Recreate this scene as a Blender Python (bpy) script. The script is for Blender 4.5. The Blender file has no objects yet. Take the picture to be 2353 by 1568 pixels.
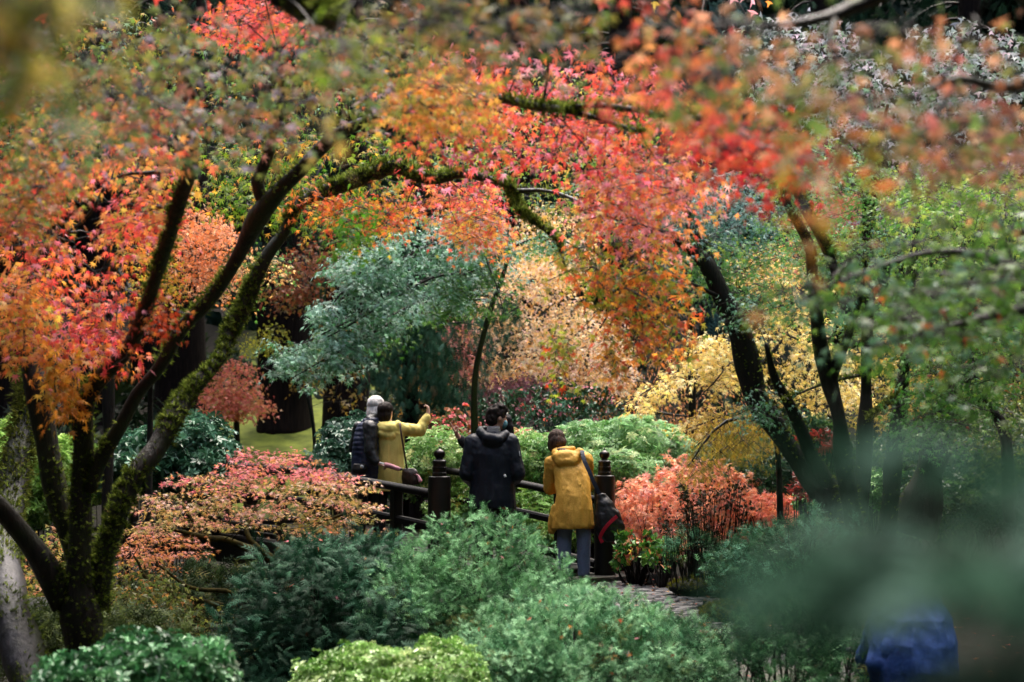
import bpy, bmesh, math, random
import numpy as np
from mathutils import Vector, Matrix

rng = np.random.default_rng(11)
random.seed(11)
scene = bpy.context.scene
COL = scene.collection

# ---------------------------------------------------------------- camera, sky, sun, exposure
F, CX, CY = 3595.0, 1176.5, 784.0            # lens in units of a 2353 x 1568 measuring grid
PITCH = math.radians(4.52)
CAMZ = 1.2
cam_data = bpy.data.cameras.new("camera")
cam_data.lens = 55.0
cam_data.sensor_width = 36.0
cam_data.clip_start = 0.05
cam_data.clip_end = 400.0
cam_data.dof.use_dof = True
cam_data.dof.focus_distance = 14.5
cam_data.dof.aperture_fstop = 2.0
cam = bpy.data.objects.new("camera", cam_data)
COL.objects.link(cam)
cam.location = (0, 0, CAMZ)
cam.rotation_euler = (math.radians(90) + PITCH, 0, 0)
scene.camera = cam

SUN_EL, SUN_AZ = math.radians(66), math.radians(12)   # azimuth from +Y (away from the camera) towards +X
world = bpy.data.worlds.new("World")
scene.world = world
world.use_nodes = True
wn = world.node_tree
wn.nodes.clear()
sky = wn.nodes.new("ShaderNodeTexSky")
sky.sky_type = 'NISHITA'
sky.sun_disc = False
sky.sun_elevation = SUN_EL
sky.sun_rotation = SUN_AZ
sky.air_density = 0.8
sky.dust_density = 7.0
sky.ozone_density = 0.5
bg = wn.nodes.new("ShaderNodeBackground")
bg.inputs["Strength"].default_value = 0.14
wo = wn.nodes.new("ShaderNodeOutputWorld")
wn.links.new(sky.outputs[0], bg.inputs[0])
wn.links.new(bg.outputs[0], wo.inputs[0])

sun_data = bpy.data.lights.new("sun", 'SUN')
sun_data.energy = 1.5
sun_data.angle = math.radians(70)
sun_data.color = (1.0, 0.96, 0.9)
sun = bpy.data.objects.new("sun", sun_data)
COL.objects.link(sun)
sd = Vector((math.sin(SUN_AZ) * math.cos(SUN_EL), math.cos(SUN_AZ) * math.cos(SUN_EL), math.sin(SUN_EL)))
sun.rotation_euler = sd.to_track_quat('Z', 'Y').to_euler()

scene.view_settings.view_transform = 'Standard'
scene.view_settings.look = 'None'
scene.view_settings.gamma = 1.0
scene.view_settings.exposure = 2.0
scene.render.engine = 'CYCLES'
cy = scene.cycles
cy.use_denoising = True
try:
    cy.denoiser = 'OPENIMAGEDENOISE'
except Exception:
    pass
cy.max_bounces = 6
cy.diffuse_bounces = 4
cy.glossy_bounces = 2
cy.transmission_bounces = 4
cy.caustics_reflective = False
cy.caustics_refractive = False

# ---------------------------------------------------------------- helpers
cp, sp_ = math.cos(PITCH), math.sin(PITCH)
FWD = np.array([0, cp, sp_]); UP = np.array([0, -sp_, cp]); RIGHT = np.array([1.0, 0, 0])
CAM = np.array([0, 0, CAMZ])

def at(x, y, d):
    """world point seen at measuring-grid x, y at depth d along the lens axis (arrays welcome)"""
    x, y, d = np.broadcast_arrays(np.asarray(x, float), np.asarray(y, float), np.asarray(d, float))
    return CAM + d[..., None] * (FWD + ((x - CX) / F)[..., None] * RIGHT - ((y - CY) / F)[..., None] * UP)

def lin(h):
    h = h.lstrip('#')
    c = np.array([int(h[i:i + 2], 16) / 255 for i in (0, 2, 4)])
    return np.where(c <= .04045, c / 12.92, ((c + .055) / 1.055) ** 2.4)

def norm(v):
    return v / np.maximum(np.linalg.norm(v, axis=-1, keepdims=True), 1e-9)

def sst(a):
    a = np.clip(a, 0, 1)
    return a * a * (3 - 2 * a)

def tag(o, label=None, cat=None, group=None, kind=None):
    if label: o["label"] = label
    if cat: o["category"] = cat
    if group: o["group"] = group
    if kind: o["kind"] = kind
    return o

def empty(name, loc=(0, 0, 0), rz=0.0):
    o = bpy.data.objects.new(name, None)
    o.location = Vector([float(v) for v in loc])
    o.rotation_euler = (0, 0, rz)
    COL.objects.link(o)
    return o

def link(name, me, mat=None, parent=None):
    o = bpy.data.objects.new(name, me)
    COL.objects.link(o)
    if mat is not None and not me.materials:
        me.materials.append(mat)
    if parent is not None:
        o.parent = parent
        # vertices are given in world space: undo the parent's own placement
        o.matrix_parent_inverse = (Matrix.Translation(parent.location) @ parent.rotation_euler.to_matrix().to_4x4()).inverted()
    return o

def link_local(name, me, mat=None, parent=None):
    o = bpy.data.objects.new(name, me)
    COL.objects.link(o)
    if mat is not None and not me.materials:
        me.materials.append(mat)
    o.parent = parent
    return o

def mesh_np(name, V, T, colors=None, smooth=False):
    """triangle mesh from arrays; colors one rgb per vertex"""
    V = np.asarray(V, np.float32); T = np.asarray(T, np.int32)
    me = bpy.data.meshes.new(name)
    me.vertices.add(len(V)); me.vertices.foreach_set("co", V.ravel())
    me.loops.add(T.size); me.loops.foreach_set("vertex_index", T.ravel())
    me.polygons.add(len(T))
    me.polygons.foreach_set("loop_start", np.arange(0, T.size, 3, dtype=np.int32))
    me.polygons.foreach_set("use_smooth", np.full(len(T), smooth))
    if colors is not None:
        a = me.color_attributes.new("tint", 'FLOAT_COLOR', 'POINT')
        c = np.ones((len(V), 4), np.float32); c[:, :3] = colors
        a.data.foreach_set("color", c.ravel())
    me.update(calc_edges=True)
    return me

def mesh_py(name, V, Fc, smooth=False):
    me = bpy.data.meshes.new(name)
    me.from_pydata([tuple(map(float, v)) for v in V], [], Fc)
    if smooth:
        me.polygons.foreach_set("use_smooth", np.full(len(me.polygons), True))
    me.update()
    return me

# ---------------------------------------------------------------- materials
def new_mat(name):
    m = bpy.data.materials.new(name); m.use_nodes = True
    n = m.node_tree; n.nodes.clear()
    out = n.nodes.new("ShaderNodeOutputMaterial")
    return m, n, out

def leaf_mat(name, source='attr', rough=0.45, trans=0.35, spec=0.5, gain=1.0):
    m, n, out = new_mat(name)
    if source == 'attr':
        c = n.nodes.new("ShaderNodeAttribute"); c.attribute_name = "tint"; col = c.outputs["Color"]
    else:
        c = n.nodes.new("ShaderNodeObjectInfo"); col = c.outputs["Color"]
    # blotchy leaf tissue
    tc = n.nodes.new("ShaderNodeNewGeometry")
    nz = n.nodes.new("ShaderNodeTexNoise"); nz.inputs["Scale"].default_value = 45.0; nz.inputs["Detail"].default_value = 2.0
    n.links.new(tc.outputs["Position"], nz.inputs["Vector"])
    mr = n.nodes.new("ShaderNodeMapRange"); mr.inputs[1].default_value = .25; mr.inputs[2].default_value = .75
    mr.inputs[3].default_value = .78 * gain; mr.inputs[4].default_value = 1.15 * gain
    n.links.new(nz.outputs["Fac"], mr.inputs[0])
    mul = n.nodes.new("ShaderNodeVectorMath"); mul.operation = 'SCALE'
    n.links.new(col, mul.inputs[0]); n.links.new(mr.outputs[0], mul.inputs["Scale"])
    p = n.nodes.new("ShaderNodeBsdfPrincipled")
    p.inputs["Roughness"].default_value = rough
    p.inputs["Specular IOR Level"].default_value = spec
    n.links.new(mul.outputs[0], p.inputs["Base Color"])
    t = n.nodes.new("ShaderNodeBsdfTranslucent")
    n.links.new(mul.outputs[0], t.inputs["Color"])
    mx = n.nodes.new("ShaderNodeMixShader"); mx.inputs[0].default_value = trans
    n.links.new(p.outputs[0], mx.inputs[1]); n.links.new(t.outputs[0], mx.inputs[2])
    n.links.new(mx.outputs[0], out.inputs[0])
    return m

def noise_mat(name, c0, c1, scale=8.0, rough=0.6, bump=0.3, spec=0.5, detail=6.0, stretch=(1, 1, 1), c2=None, scale2=2.0, lo=.35, hi=.65, metallic=0.0, coat=0.0):
    m, n, out = new_mat(name)
    tc = n.nodes.new("ShaderNodeTexCoord")
    mp = n.nodes.new("ShaderNodeMapping"); mp.inputs["Scale"].default_value = stretch
    n.links.new(tc.outputs["Object"], mp.inputs[0])
    nz = n.nodes.new("ShaderNodeTexNoise"); nz.inputs["Scale"].default_value = scale; nz.inputs["Detail"].default_value = detail
    nz.inputs["Roughness"].default_value = .65
    n.links.new(mp.outputs[0], nz.inputs["Vector"])
    rp = n.nodes.new("ShaderNodeValToRGB")
    rp.color_ramp.elements[0].position = lo; rp.color_ramp.elements[1].position = hi
    rp.color_ramp.elements[0].color = (*c0, 1); rp.color_ramp.elements[1].color = (*c1, 1)
    n.links.new(nz.outputs["Fac"], rp.inputs[0])
    col = rp.outputs[0]
    if c2 is not None:
        n2 = n.nodes.new("ShaderNodeTexNoise"); n2.inputs["Scale"].default_value = scale2; n2.inputs["Detail"].default_value = 5
        n.links.new(tc.outputs["Object"], n2.inputs["Vector"])
        r2 = n.nodes.new("ShaderNodeValToRGB"); r2.color_ramp.elements[0].position = .45; r2.color_ramp.elements[1].position = .6
        n.links.new(n2.outputs["Fac"], r2.inputs[0])
        mx = n.nodes.new("ShaderNodeMix"); mx.data_type = 'RGBA'
        n.links.new(r2.outputs[0], mx.inputs[0]); n.links.new(col, mx.inputs[6]); mx.inputs[7].default_value = (*c2, 1)
        col = mx.outputs[2]
    p = n.nodes.new("ShaderNodeBsdfPrincipled")
    n.links.new(col, p.inputs["Base Color"])
    p.inputs["Roughness"].default_value = rough
    p.inputs["Specular IOR Level"].default_value = spec
    p.inputs["Metallic"].default_value = metallic
    p.inputs["Coat Weight"].default_value = coat
    if bump > 0:
        b = n.nodes.new("ShaderNodeBump"); b.inputs["Strength"].default_value = bump; b.inputs["Distance"].default_value = .02
        n.links.new(nz.outputs["Fac"], b.inputs["Height"]); n.links.new(b.outputs[0], p.inputs["Normal"])
    n.links.new(p.outputs[0], out.inputs[0])
    return m

L = lambda h: tuple(lin(h))
M = {}
M['leaf'] = leaf_mat("maple_leaf", trans=.5, rough=.5, spec=.5)
M['leaf_obj'] = leaf_mat("maple_leaf_single", source='obj', trans=.5, rough=.5, spec=.5)
M['green'] = leaf_mat("green_leaf", trans=.35, rough=.4, spec=.45)
M['conifer'] = leaf_mat("conifer_spray", trans=.15, rough=.6, spec=.1)
M['near'] = leaf_mat("near_conifer_spray", trans=.2, rough=.8, spec=.0)
M['glossy'] = leaf_mat("glossy_leaf", trans=.15, rough=.36, spec=.5)
M['mossy'] = leaf_mat("moss_tuft", trans=.4, rough=.9, spec=.1)
M['bark'] = noise_mat("dark_wet_bark", L('#080706'), L('#1e1a17'), 22, .6, .9, .25, stretch=(1, 1, .25), c2=L('#12140c'), scale2=5)
M['bark_moss'] = noise_mat("moss_grown_bark", L('#050403'), L('#2a231f'), 26, .5, 1.0, .35, stretch=(1, 1, .22), c2=L('#1c200b'), scale2=3.2)
M['bark_blue'] = noise_mat("grey_wet_bark", L('#08080a'), L('#2e2c32'), 14, .5, 1.0, .3, stretch=(1, 1, .3), c2=L('#1f230e'), scale2=3.0)
M['bark_red'] = noise_mat("conifer_bark", L('#090706'), L('#211814'), 9, .85, 1.0, .1, stretch=(3, 3, .25))
M['twig'] = noise_mat("twig_bark", L('#0c0a09'), L('#221b17'), 30, .6, 0, .25)
M['twig_moss'] = noise_mat("mossy_twig", L('#1f1e0f'), L('#4a451f'), 14, .85, .5, .1)
M['soil'] = noise_mat("garden_soil", L('#141310'), L('#2a261c'), 3, .9, .6, .2, c2=L('#2c3314'), scale2=.6)
M['mosslawn'] = noise_mat("moss_lawn", L('#3c4417'), L('#6f7a2b'), 2.2, .95, .5, .1, c2=L('#4a4f20'), scale2=.5)
M['water'] = noise_mat("pond_water", L('#0a0d0b'), L('#10140f'), 6, .06, .05, .6)
M['cobble'] = noise_mat("wet_cobble", L('#121318'), L('#2c2d36'), 14, .45, .5, .35, c2=L('#1c1d22'), scale2=3)
M['grout'] = noise_mat("wet_grout", L('#121216'), L('#26262c'), 20, .4, .5, .5, c2=L('#25290f'), scale2=1.5)
M['slab'] = noise_mat("granite_slab", L('#2a2a28'), L('#4c4b46'), 30, .45, .2, .35, c2=L('#34341e'), scale2=1.2)
M['rock'] = noise_mat("mossy_rock", L('#0e0f10'), L('#1e2022'), 7, .7, .7, .15, c2=L('#262a0c'), scale2=2.2)
M['lacquer'] = noise_mat("black_bridge_wood", L('#050404'), L('#0c0908'), 12, .36, .3, .35, stretch=(1, 1, .2), c2=L('#15100d'), scale2=2.5)
M['lacquer_rail'] = noise_mat("worn_rail_wood", L('#060505'), L('#120e0c'), 10, .55, .3, .15, c2=L('#080706'), scale2=3)
M['bronze'] = noise_mat("bronze_finial", L('#0e0806'), L('#1c100c'), 9, .28, .05, .6, metallic=.5)

# ---------------------------------------------------------------- leaf templates (x side, y along, z normal)
def star_leaf(angles, radii, notch, droop=.22, cup=.12):
    V = [(0, -.12, 0)]; T = []
    k = len(angles)
    notch_ang = [angles[0] - 24] + [(angles[i] + angles[i + 1]) / 2 for i in range(k - 1)] + [angles[-1] + 24]
    def P(a, r):
        a = math.radians(a)
        return (r * math.cos(a), r * math.sin(a), -droop * r * r + cup * abs(math.cos(a)) * r)
    nidx = []
    for i, a in enumerate(notch_ang):
        nidx.append(len(V)); V.append(P(a, notch * (0.7 if i in (0, k) else 1)))
    for i in range(k):
        t = len(V); V.append(P(angles[i], radii[i]))
        T += [(0, nidx[i], t), (0, t, nidx[i + 1])]
    return np.array(V, float), np.array(T)

TP = {}
TP['maple7'] = star_leaf([-28, 12, 50, 90, 130, 168, 208], [.5, .82, 1.0, 1.1, 1.0, .82, .5], .29)
TP['maple5'] = star_leaf([-5, 42, 90, 138, 185], [.75, 1.0, 1.1, 1.0, .75], .28)
TP['maple3'] = star_leaf([10, 90, 170], [.85, 1.05, .85], .42)
def simple_leaf(w=.42, fold=.15, droop=.2):
    V = [(0, 0, 0), (w * .8, .4, fold), (w * .7, .75, fold - droop * .4), (0, 1.1, -droop), (-w * .7, .75, fold - droop * .4), (-w * .8, .4, fold)]
    return np.array(V, float), np.array([(0, 1, 2), (0, 2, 3), (0, 3, 4), (0, 4, 5)])
TP['simple'] = simple_leaf()
TP['willow'] = simple_leaf(.2, .06, .3)
def whorl(k=6, w=.3, rise=.15):
    V = []; T = []
    for i in range(k):
        a = 2 * math.pi * i / k + .3
        c, s = math.cos(a), math.sin(a)
        b = len(V)
        pr = .95 if i % 2 else .75
        for (u, v, z) in [(0, .05, 0), (w * .6, .5, rise), (0, 1.0 * pr, -.05), (-w * .6, .5, rise)]:
            V.append((u * c - v * s, u * s + v * c, z))
        T += [(b, b + 1, b + 2), (b, b + 2, b + 3)]
    return np.array(V, float), np.array(T)
TP['whorl'] = whorl()
TP['whorl5'] = whorl(5, .38, .2)
def frond(k=5, spread=.42, width=.1, droop=.3):
    V = []; T = []
    def tri(p0, d, l, w):
        b = len(V)
        n = (-d[1], d[0])
        for (u, v) in [(0, w), (0, -w), (l, 0)]:
            x = p0[0] + d[0] * u + n[0] * v; y = p0[1] + d[1] * u + n[1] * v
            V.append((x, y, -droop * y * y - .25 * x * x))
        T.append((b, b + 1, b + 2))
    tri((0, 0), (0, 1), 1.05, width * .6)
    for i in range(k):
        y = .12 + .78 * i / k
        l = spread * (1 - .55 * (i / k))
        for s in (-1, 1):
            d = (s * .78, .62)
            tri((0, y), d, l, width * .8)
    return np.array(V, float), np.array(T)
TP['frond'] = frond(3, .58, .058)
TP['frond_long'] = frond(5, .42, .055, .5)
TP['frond_lite'] = frond(2, .6, .22)
def tuft():
    V = []; T = []
    for i in range(4):
        a = i * 1.57 + .4
        b = len(V)
        V += [(.14 * math.cos(a + 1.57), .14 * math.sin(a + 1.57), 0), (-.14 * math.cos(a + 1.57), -.14 * math.sin(a + 1.57), 0), (.5 * math.cos(a), .5 * math.sin(a) + .2, .9)]
        T.append((b, b + 1, b + 2))
    return np.array(V, float), np.array(T)
TP['tuft'] = tuft()
TP['flower'] = whorl(5, .7, .25)

def tint(pal, n, jit=.16):
    cols = np.array([lin(p[0]) for p in pal]); w = np.array([p[1] for p in pal], float); w /= w.sum()
    c = cols[rng.choice(len(pal), n, p=w)]
    return c

class Leaves:
    def __init__(self):
        self.V, self.T, self.C, self.n = [], [], [], 0
        self.count = 0
    def add(self, tmpl, pos, head, nrm, size, col):
        v, t = TP[tmpl]
        n = len(pos)
        if n == 0: return
        y = norm(head); x = norm(np.cross(y, nrm)); z = np.cross(x, y)
        sz = np.broadcast_to(np.asarray(size, float), (n,))
        asp = rng.uniform(.75, 1.15, n)
        zz = rng.uniform(.2, 1.9, n)
        P = (pos[:, None, :] + (v[None, :, 0, None] * x[:, None, :] * asp[:, None, None] + v[None, :, 1, None] * y[:, None, :]
             + v[None, :, 2, None] * z[:, None, :] * zz[:, None, None]) * sz[:, None, None])
        k = len(v)
        self.V.append(P.reshape(-1, 3))
        self.T.append((t[None] + (np.arange(n) * k)[:, None, None] + self.n).reshape(-1, 3))
        self.C.append(np.repeat(col, k, axis=0))
        self.n += n * k
        self.count += n
    def build(self, name, mat, parent, kind='stuff'):
        me = mesh_np(name, np.concatenate(self.V), np.concatenate(self.T), np.concatenate(self.C))
        o = link(name, me, mat, parent)
        if kind: o["kind"] = kind
        return o

def in_poly(px, py, poly):
    inside = np.zeros(len(px), bool)
    k = len(poly)
    for i in range(k):
        x0, y0 = poly[i]; x1, y1 = poly[(i + 1) % k]
        if y0 == y1: continue
        c = ((y0 > py) != (y1 > py)) & (px < (x1 - x0) * (py - y0) / (y1 - y0) + x0)
        inside ^= c
    return inside

def sample_region(poly, D, n):
    if poly[0] == 'e':
        _, cx, cyy, rx, ry = poly
        r = np.sqrt(rng.random(n)); a = rng.random(n) * 2 * math.pi
        x, y = cx + rx * r * np.cos(a), cyy + ry * r * np.sin(a)
    else:
        P = np.array(poly, float); lo, hi = P.min(0), P.max(0)
        X, Y = [], []
        got = 0
        while got < n:
            x = rng.uniform(lo[0], hi[0], n * 2); y = rng.uniform(lo[1], hi[1], n * 2)
            k = in_poly(x, y, poly)
            X.append(x[k]); Y.append(y[k]); got += k.sum()
        x, y = np.concatenate(X)[:n], np.concatenate(Y)[:n]
    d = rng.uniform(D[0], D[1], n) if isinstance(D, (tuple, list)) else np.full(n, float(D))
    return at(x, y, d), x, y

def tubes(paths_a, ctrl, paths_b, r0, r1, seg=4, sides=3):
    """many thin quadratic tubes at once"""
    n = len(paths_a)
    t = np.linspace(0, 1, seg + 1)
    P = ((1 - t) ** 2)[None, :, None] * paths_a[:, None] + (2 * t * (1 - t))[None, :, None] * ctrl[:, None] + (t ** 2)[None, :, None] * paths_b[:, None]
    d = norm(paths_b - paths_a + 1e-6)
    ref = np.where(np.abs(d[:, 2:3]) > .9, np.array([[1., 0, 0]]), np.array([[0, 0, 1.]]))
    u = norm(np.cross(d, ref)); w = np.cross(d, u)
    rr = (np.asarray(r0).reshape(-1, 1) * (1 - t)[None] + np.asarray(r1).reshape(-1, 1) * t[None])
    rr = np.broadcast_to(rr, (n, seg + 1))
    a = np.arange(sides) * 2 * math.pi / sides
    ring = np.cos(a)[None, :, None] * u[:, None] + np.sin(a)[None, :, None] * w[:, None]      # n,sides,3
    V = P[:, :, None, :] + rr[:, :, None, None] * ring[:, None]
    V = V.reshape(-1, 3)
    base = []
    for s in range(seg):
        for k in range(sides):
            k2 = (k + 1) % sides
            a0, a1 = s * sides + k, s * sides + k2
            b0, b1 = a0 + sides, a1 + sides
            base += [(a0, a1, b1), (a0, b1, b0)]
    base = np.array(base)
    T = (base[None] + (np.arange(n) * (seg + 1) * sides)[:, None, None]).reshape(-1, 3)
    return V, T

def catmull(P, R, step=.06):
    P = np.asarray(P, float); R = np.asarray(R, float)
    Q = np.vstack([2 * P[0] - P[1], P, 2 * P[-1] - P[-2]])
    out, rad = [], []
    for i in range(1, len(Q) - 2):
        p0, p1, p2, p3 = Q[i - 1], Q[i], Q[i + 1], Q[i + 2]
        n = max(2, int(np.linalg.norm(p2 - p1) / step))
        for k in range(n):
            t = k / n
            out.append(.5 * ((2 * p1) + (-p0 + p2) * t + (2 * p0 - 5 * p1 + 4 * p2 - p3) * t * t + (-p0 + 3 * p1 - 3 * p2 + p3) * t ** 3))
            rad.append(R[i - 1] * (1 - t) + R[i] * t)
    out.append(P[-1]); rad.append(R[-1])
    return np.array(out), np.array(rad)

def smooth_noise(n, k, amp, period=6):
    """n x k bumpy field, smooth along the limb and around it"""
    m = max(3, n // period + 3)
    g = rng.normal(0, amp, (m, k))
    t = np.linspace(0, m - 1.001, n); i = t.astype(int); f = sst(t - i)[:, None]
    h = g[i] * (1 - f) + g[np.minimum(i + 1, m - 1)] * f
    return (h + np.roll(h, 1, 1) * .5 + np.roll(h, -1, 1) * .5) / 1.6

def limb_geo(P, R, sides=12, bump=.09, step=.06, wobble=.0):
    P, R = catmull(P, R, step)
    n = len(P)
    if wobble:
        P = P + smooth_noise(n, 3, wobble, 8) * np.linspace(.3, 1, n)[:, None]
    T = norm(np.gradient(P, axis=0))
    ref = np.array([.3, 1, .1]) if abs(T[0][1]) < .8 else np.array([1., 0, 0])
    u = norm(np.cross(T, ref)); w = np.cross(T, u)
    a = np.arange(sides) * 2 * math.pi / sides
    rr = R[:, None] * (1 + smooth_noise(n, sides, bump, 5) + smooth_noise(n, 1, bump * .7, 7))
    V = P[:, None] + rr[..., None] * (np.cos(a)[None, :, None] * u[:, None] + np.sin(a)[None, :, None] * w[:, None])
    N = norm(V - P[:, None])
    Fc = []
    for s in range(n - 1):
        for k in range(sides):
            k2 = (k + 1) % sides
            Fc.append((s * sides + k, s * sides + k2, (s + 1) * sides + k2, (s + 1) * sides + k))
    Fc.append(tuple(range(sides))[::-1])
    Fc.append(tuple((n - 1) * sides + k for k in range(sides)))
    return P, R, V.reshape(-1, 3), Fc, N.reshape(-1, 3)

class Tree:
    def __init__(self, name, label, cat, loc, group=None, bark='bark', leafmat='leaf'):
        self.root = empty(name, loc); tag(self.root, label, cat, group)
        self.bark, self.leafmat = M[bark], M[leafmat]
        self.lv = Leaves(); self.skel = []; self.skelr = []; self.tw = ([], [])
        self.twn = 0; self.moss = Leaves(); self.singles = []
    def limb(self, path, name='branch', moss=0, sides=12, bump=.1, wobble=0.0, world=False, mosscol=('#66782a', '#4a581c', '#8a9a44', '#3c4a18'), step=.06, mat=None, mosslen=.022, mossall=.4, slim=1.0):
        if world:
            P = np.array([p[:3] for p in path], float); R = np.array([p[3] for p in path], float)
        else:
            P = np.array([at(p[0], p[1], p[2]) for p in path]); R = np.array([p[3] * .5 * p[2] / F for p in path]) * slim
        P, R, V, Fc, N = limb_geo(P, R, sides, bump, step, wobble)
        o = link(name, mesh_py(name, V, Fc, True), mat or self.bark, self.root)
        self.skel.append(P); self.skelr.append(R)
        if moss > 0:
            k = rng.integers(0, len(V), int(moss * 2.6))
            upw = N[k][:, 2]
            keep = rng.random(len(k)) < np.clip(mossall + .8 * upw, .04, 1)
            k = k[keep]
            # patchy growth
            ph = np.sin(V[k][:, 0] * 9 + 1.3) + np.sin(V[k][:, 2] * 7 + V[k][:, 1] * 5)
            k = k[ph + rng.normal(0, .4, len(k)) > 1.2 - mossall * 4]
            jt = rng.normal(0, .018, (len(k), 3))
            jt -= N[k] * np.sum(jt * N[k], 1, keepdims=True)
            pos = V[k] + jt + N[k] * -.003
            nr = norm(N[k] + rng.normal(0, .35, (len(k), 3)) + np.array([0, 0, .15]))
            hd = norm(np.cross(nr, rng.normal(0, 1, (len(k), 3))))
            self.moss.add('tuft', pos, hd, nr, rng.uniform(.6, 1.6, len(k)) * mosslen, tint([(c, 1) for c in mosscol], len(k)) * rng.uniform(.7, 1.2, (len(k), 1)))
        return o
    def near(self, c):
        S = np.concatenate(self.skel); idx = np.concatenate([np.arange(len(s)) for s in self.skel])
        out = np.empty_like(c)
        step = max(1, len(S) // 500)
        S2 = S[::step]
        for i in range(0, len(c), 400):
            d = np.linalg.norm(c[i:i + 400, None] - S2[None], axis=2)
            # prefer attachments a little below and inwards
            d = d + .8 * np.maximum(0, S2[None, :, 2] - c[i:i + 400, None, 2])
            out[i:i + 400] = S2[d.argmin(1)]
        return out
    def addtw(self, a, c, b, r0, r1, seg=4, sides=3):
        V, T = tubes(a, c, b, r0, r1, seg, sides)
        self.tw[0].append(V); self.tw[1].append(T + self.twn); self.twn += len(V)
    def foliage(self, poly, D, npads, R, m, size, pal, tmpl='maple5', droop=.45, thick=.05, up=.6, out=.8, rnd=.42, twigs=True, mix=.5, bright=(.75, 1.2), down=1.0, single=0, centers=None, spur=3, twr=.006, twmax=1.6):
        if centers is None:
            c, px, py = sample_region(poly, D, npads)
        else:
            c = np.asarray(centers, float); npads = len(c)
        Rp = rng.uniform(R[0], R[1], npads)
        padcol = tint(pal, npads)
        cnt = np.maximum(2, (m * (Rp / np.mean(R)) ** 2 * rng.uniform(.7, 1.3, npads)).astype(int))
        ii = np.repeat(np.arange(npads), cnt); n = len(ii)
        a = rng.random(n) * 2 * math.pi
        r = np.sqrt(rng.random(n)) * rng.uniform(.85, 1.15, n)
        el = rng.uniform(.7, 1.3, npads)[ii]; sw = rng.random(npads)[ii] * 3.14
        ox, oy = r * np.cos(a) * el, r * np.sin(a) / el
        ox, oy = ox * np.cos(sw) - oy * np.sin(sw), ox * np.sin(sw) + oy * np.cos(sw)
        off = np.stack([ox, oy, -droop * r * r + rng.normal(0, thick / np.mean(R), n)], 1) * Rp[ii][:, None]
        pos = c[ii] + off
        rad = norm(np.stack([ox, oy, np.zeros(n)], 1))
        head = norm(rad * .75 + np.array([0, 0, -down]) + rng.normal(0, .38, (n, 3)))
        nrm_ = norm(np.array([0, 0, up]) + rad * out * r[:, None] + rng.normal(0, rnd, (n, 3)))
        col = padcol[ii].copy()
        k = rng.random(n) < mix
        col[k] = tint(pal, k.sum())
        col *= rng.uniform(bright[0], bright[1], (n, 1)) * rng.uniform(.92, 1.08, (n, 3))
        sz = size * rng.uniform(.7, 1.2, n)
        if single:
            d = (pos - CAM) @ FWD
            sc = sz / d * rng.uniform(.6, 1.2, n)
            pxx = CX + F * ((pos - CAM) @ RIGHT) / d; pyy = CY - F * ((pos - CAM) @ UP) / d
            sc[(pxx < 5) | (pxx > 2348) | (pyy < 5) | (pyy > 1563)] = 0
            pick = np.argsort(-sc)[:single]
            self.singles.append((pos[pick], head[pick], nrm_[pick], sz[pick], col[pick]))
            keep = np.ones(n, bool); keep[pick] = False
            pos, head, nrm_, sz, col = pos[keep], head[keep], nrm_[keep], sz[keep], col[keep]
        self.lv.add(tmpl, pos, head, nrm_, sz, col)
        if twigs and self.skel:
            # twigs grow outwards from the limbs, pad by pad, so that they fork like real ones
            b = self.near(c)
            dist = np.linalg.norm(c - b, axis=1)
            order = np.argsort(dist); done = []; r0 = np.full(npads, twr)
            for i in order:
                if done:
                    dd = np.linalg.norm(c[done] - c[i], axis=1); j = dd.argmin()
                    if dd[j] < dist[i] * .8:
                        b[i] = c[done[j]]; r0[i] = twr * .55
                done.append(i)
            ll = np.linalg.norm(c - b, axis=1)
            mid = (b + c) / 2 + rng.normal(0, .10, (npads, 3)) * ll[:, None] + np.stack([np.zeros(npads), np.zeros(npads), .10 * ll], 1)
            self.addtw(b, mid, c - np.array([0, 0, .01]), r0, twr * .35, 3)
        if spur:
            a = rng.random((npads, spur)) * 6.28
            e = c[:, None] + np.stack([np.cos(a), np.sin(a), np.full_like(a, -droop * .7)], 2) * (Rp[:, None, None] * .85)
            A = np.repeat(c, spur, 0); B = e.reshape(-1, 3)
            self.addtw(A, (A + B) / 2 + np.array([0, 0, .04]), B, .003, .0012, 1 if c[0][1] > 9 else 2)
        return c
    def layer(self, path, n, R, m, size, pal, jx=22, jy=12, taper=.75, **kw):
        """sprays strung along a drooping branch"""
        self.limb([(x, y, d, 7 - 5 * i / (len(path) - 1)) for i, (x, y, d) in enumerate(path)], 'branch', sides=6, bump=.04, step=.1, wobble=.02)
        P = self.skel[-1]; k = len(P)
        t = np.sort(rng.beta(1.4, 1.0, n)); ii = np.clip((t * (k - 1)).astype(int), 0, k - 1)
        sc = path[0][2] / F
        c = P[ii] + np.stack([rng.normal(0, jx, n) * sc, rng.normal(0, .22, n), rng.normal(0, jy, n) * sc - np.abs(rng.normal(0, .03, n))], 1)
        self.foliage(None, None, n, R, m, size, pal, centers=c, droop=.75, thick=.025, out=.9, rnd=.3, up=.85, down=.8, twr=.004, **kw)
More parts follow.
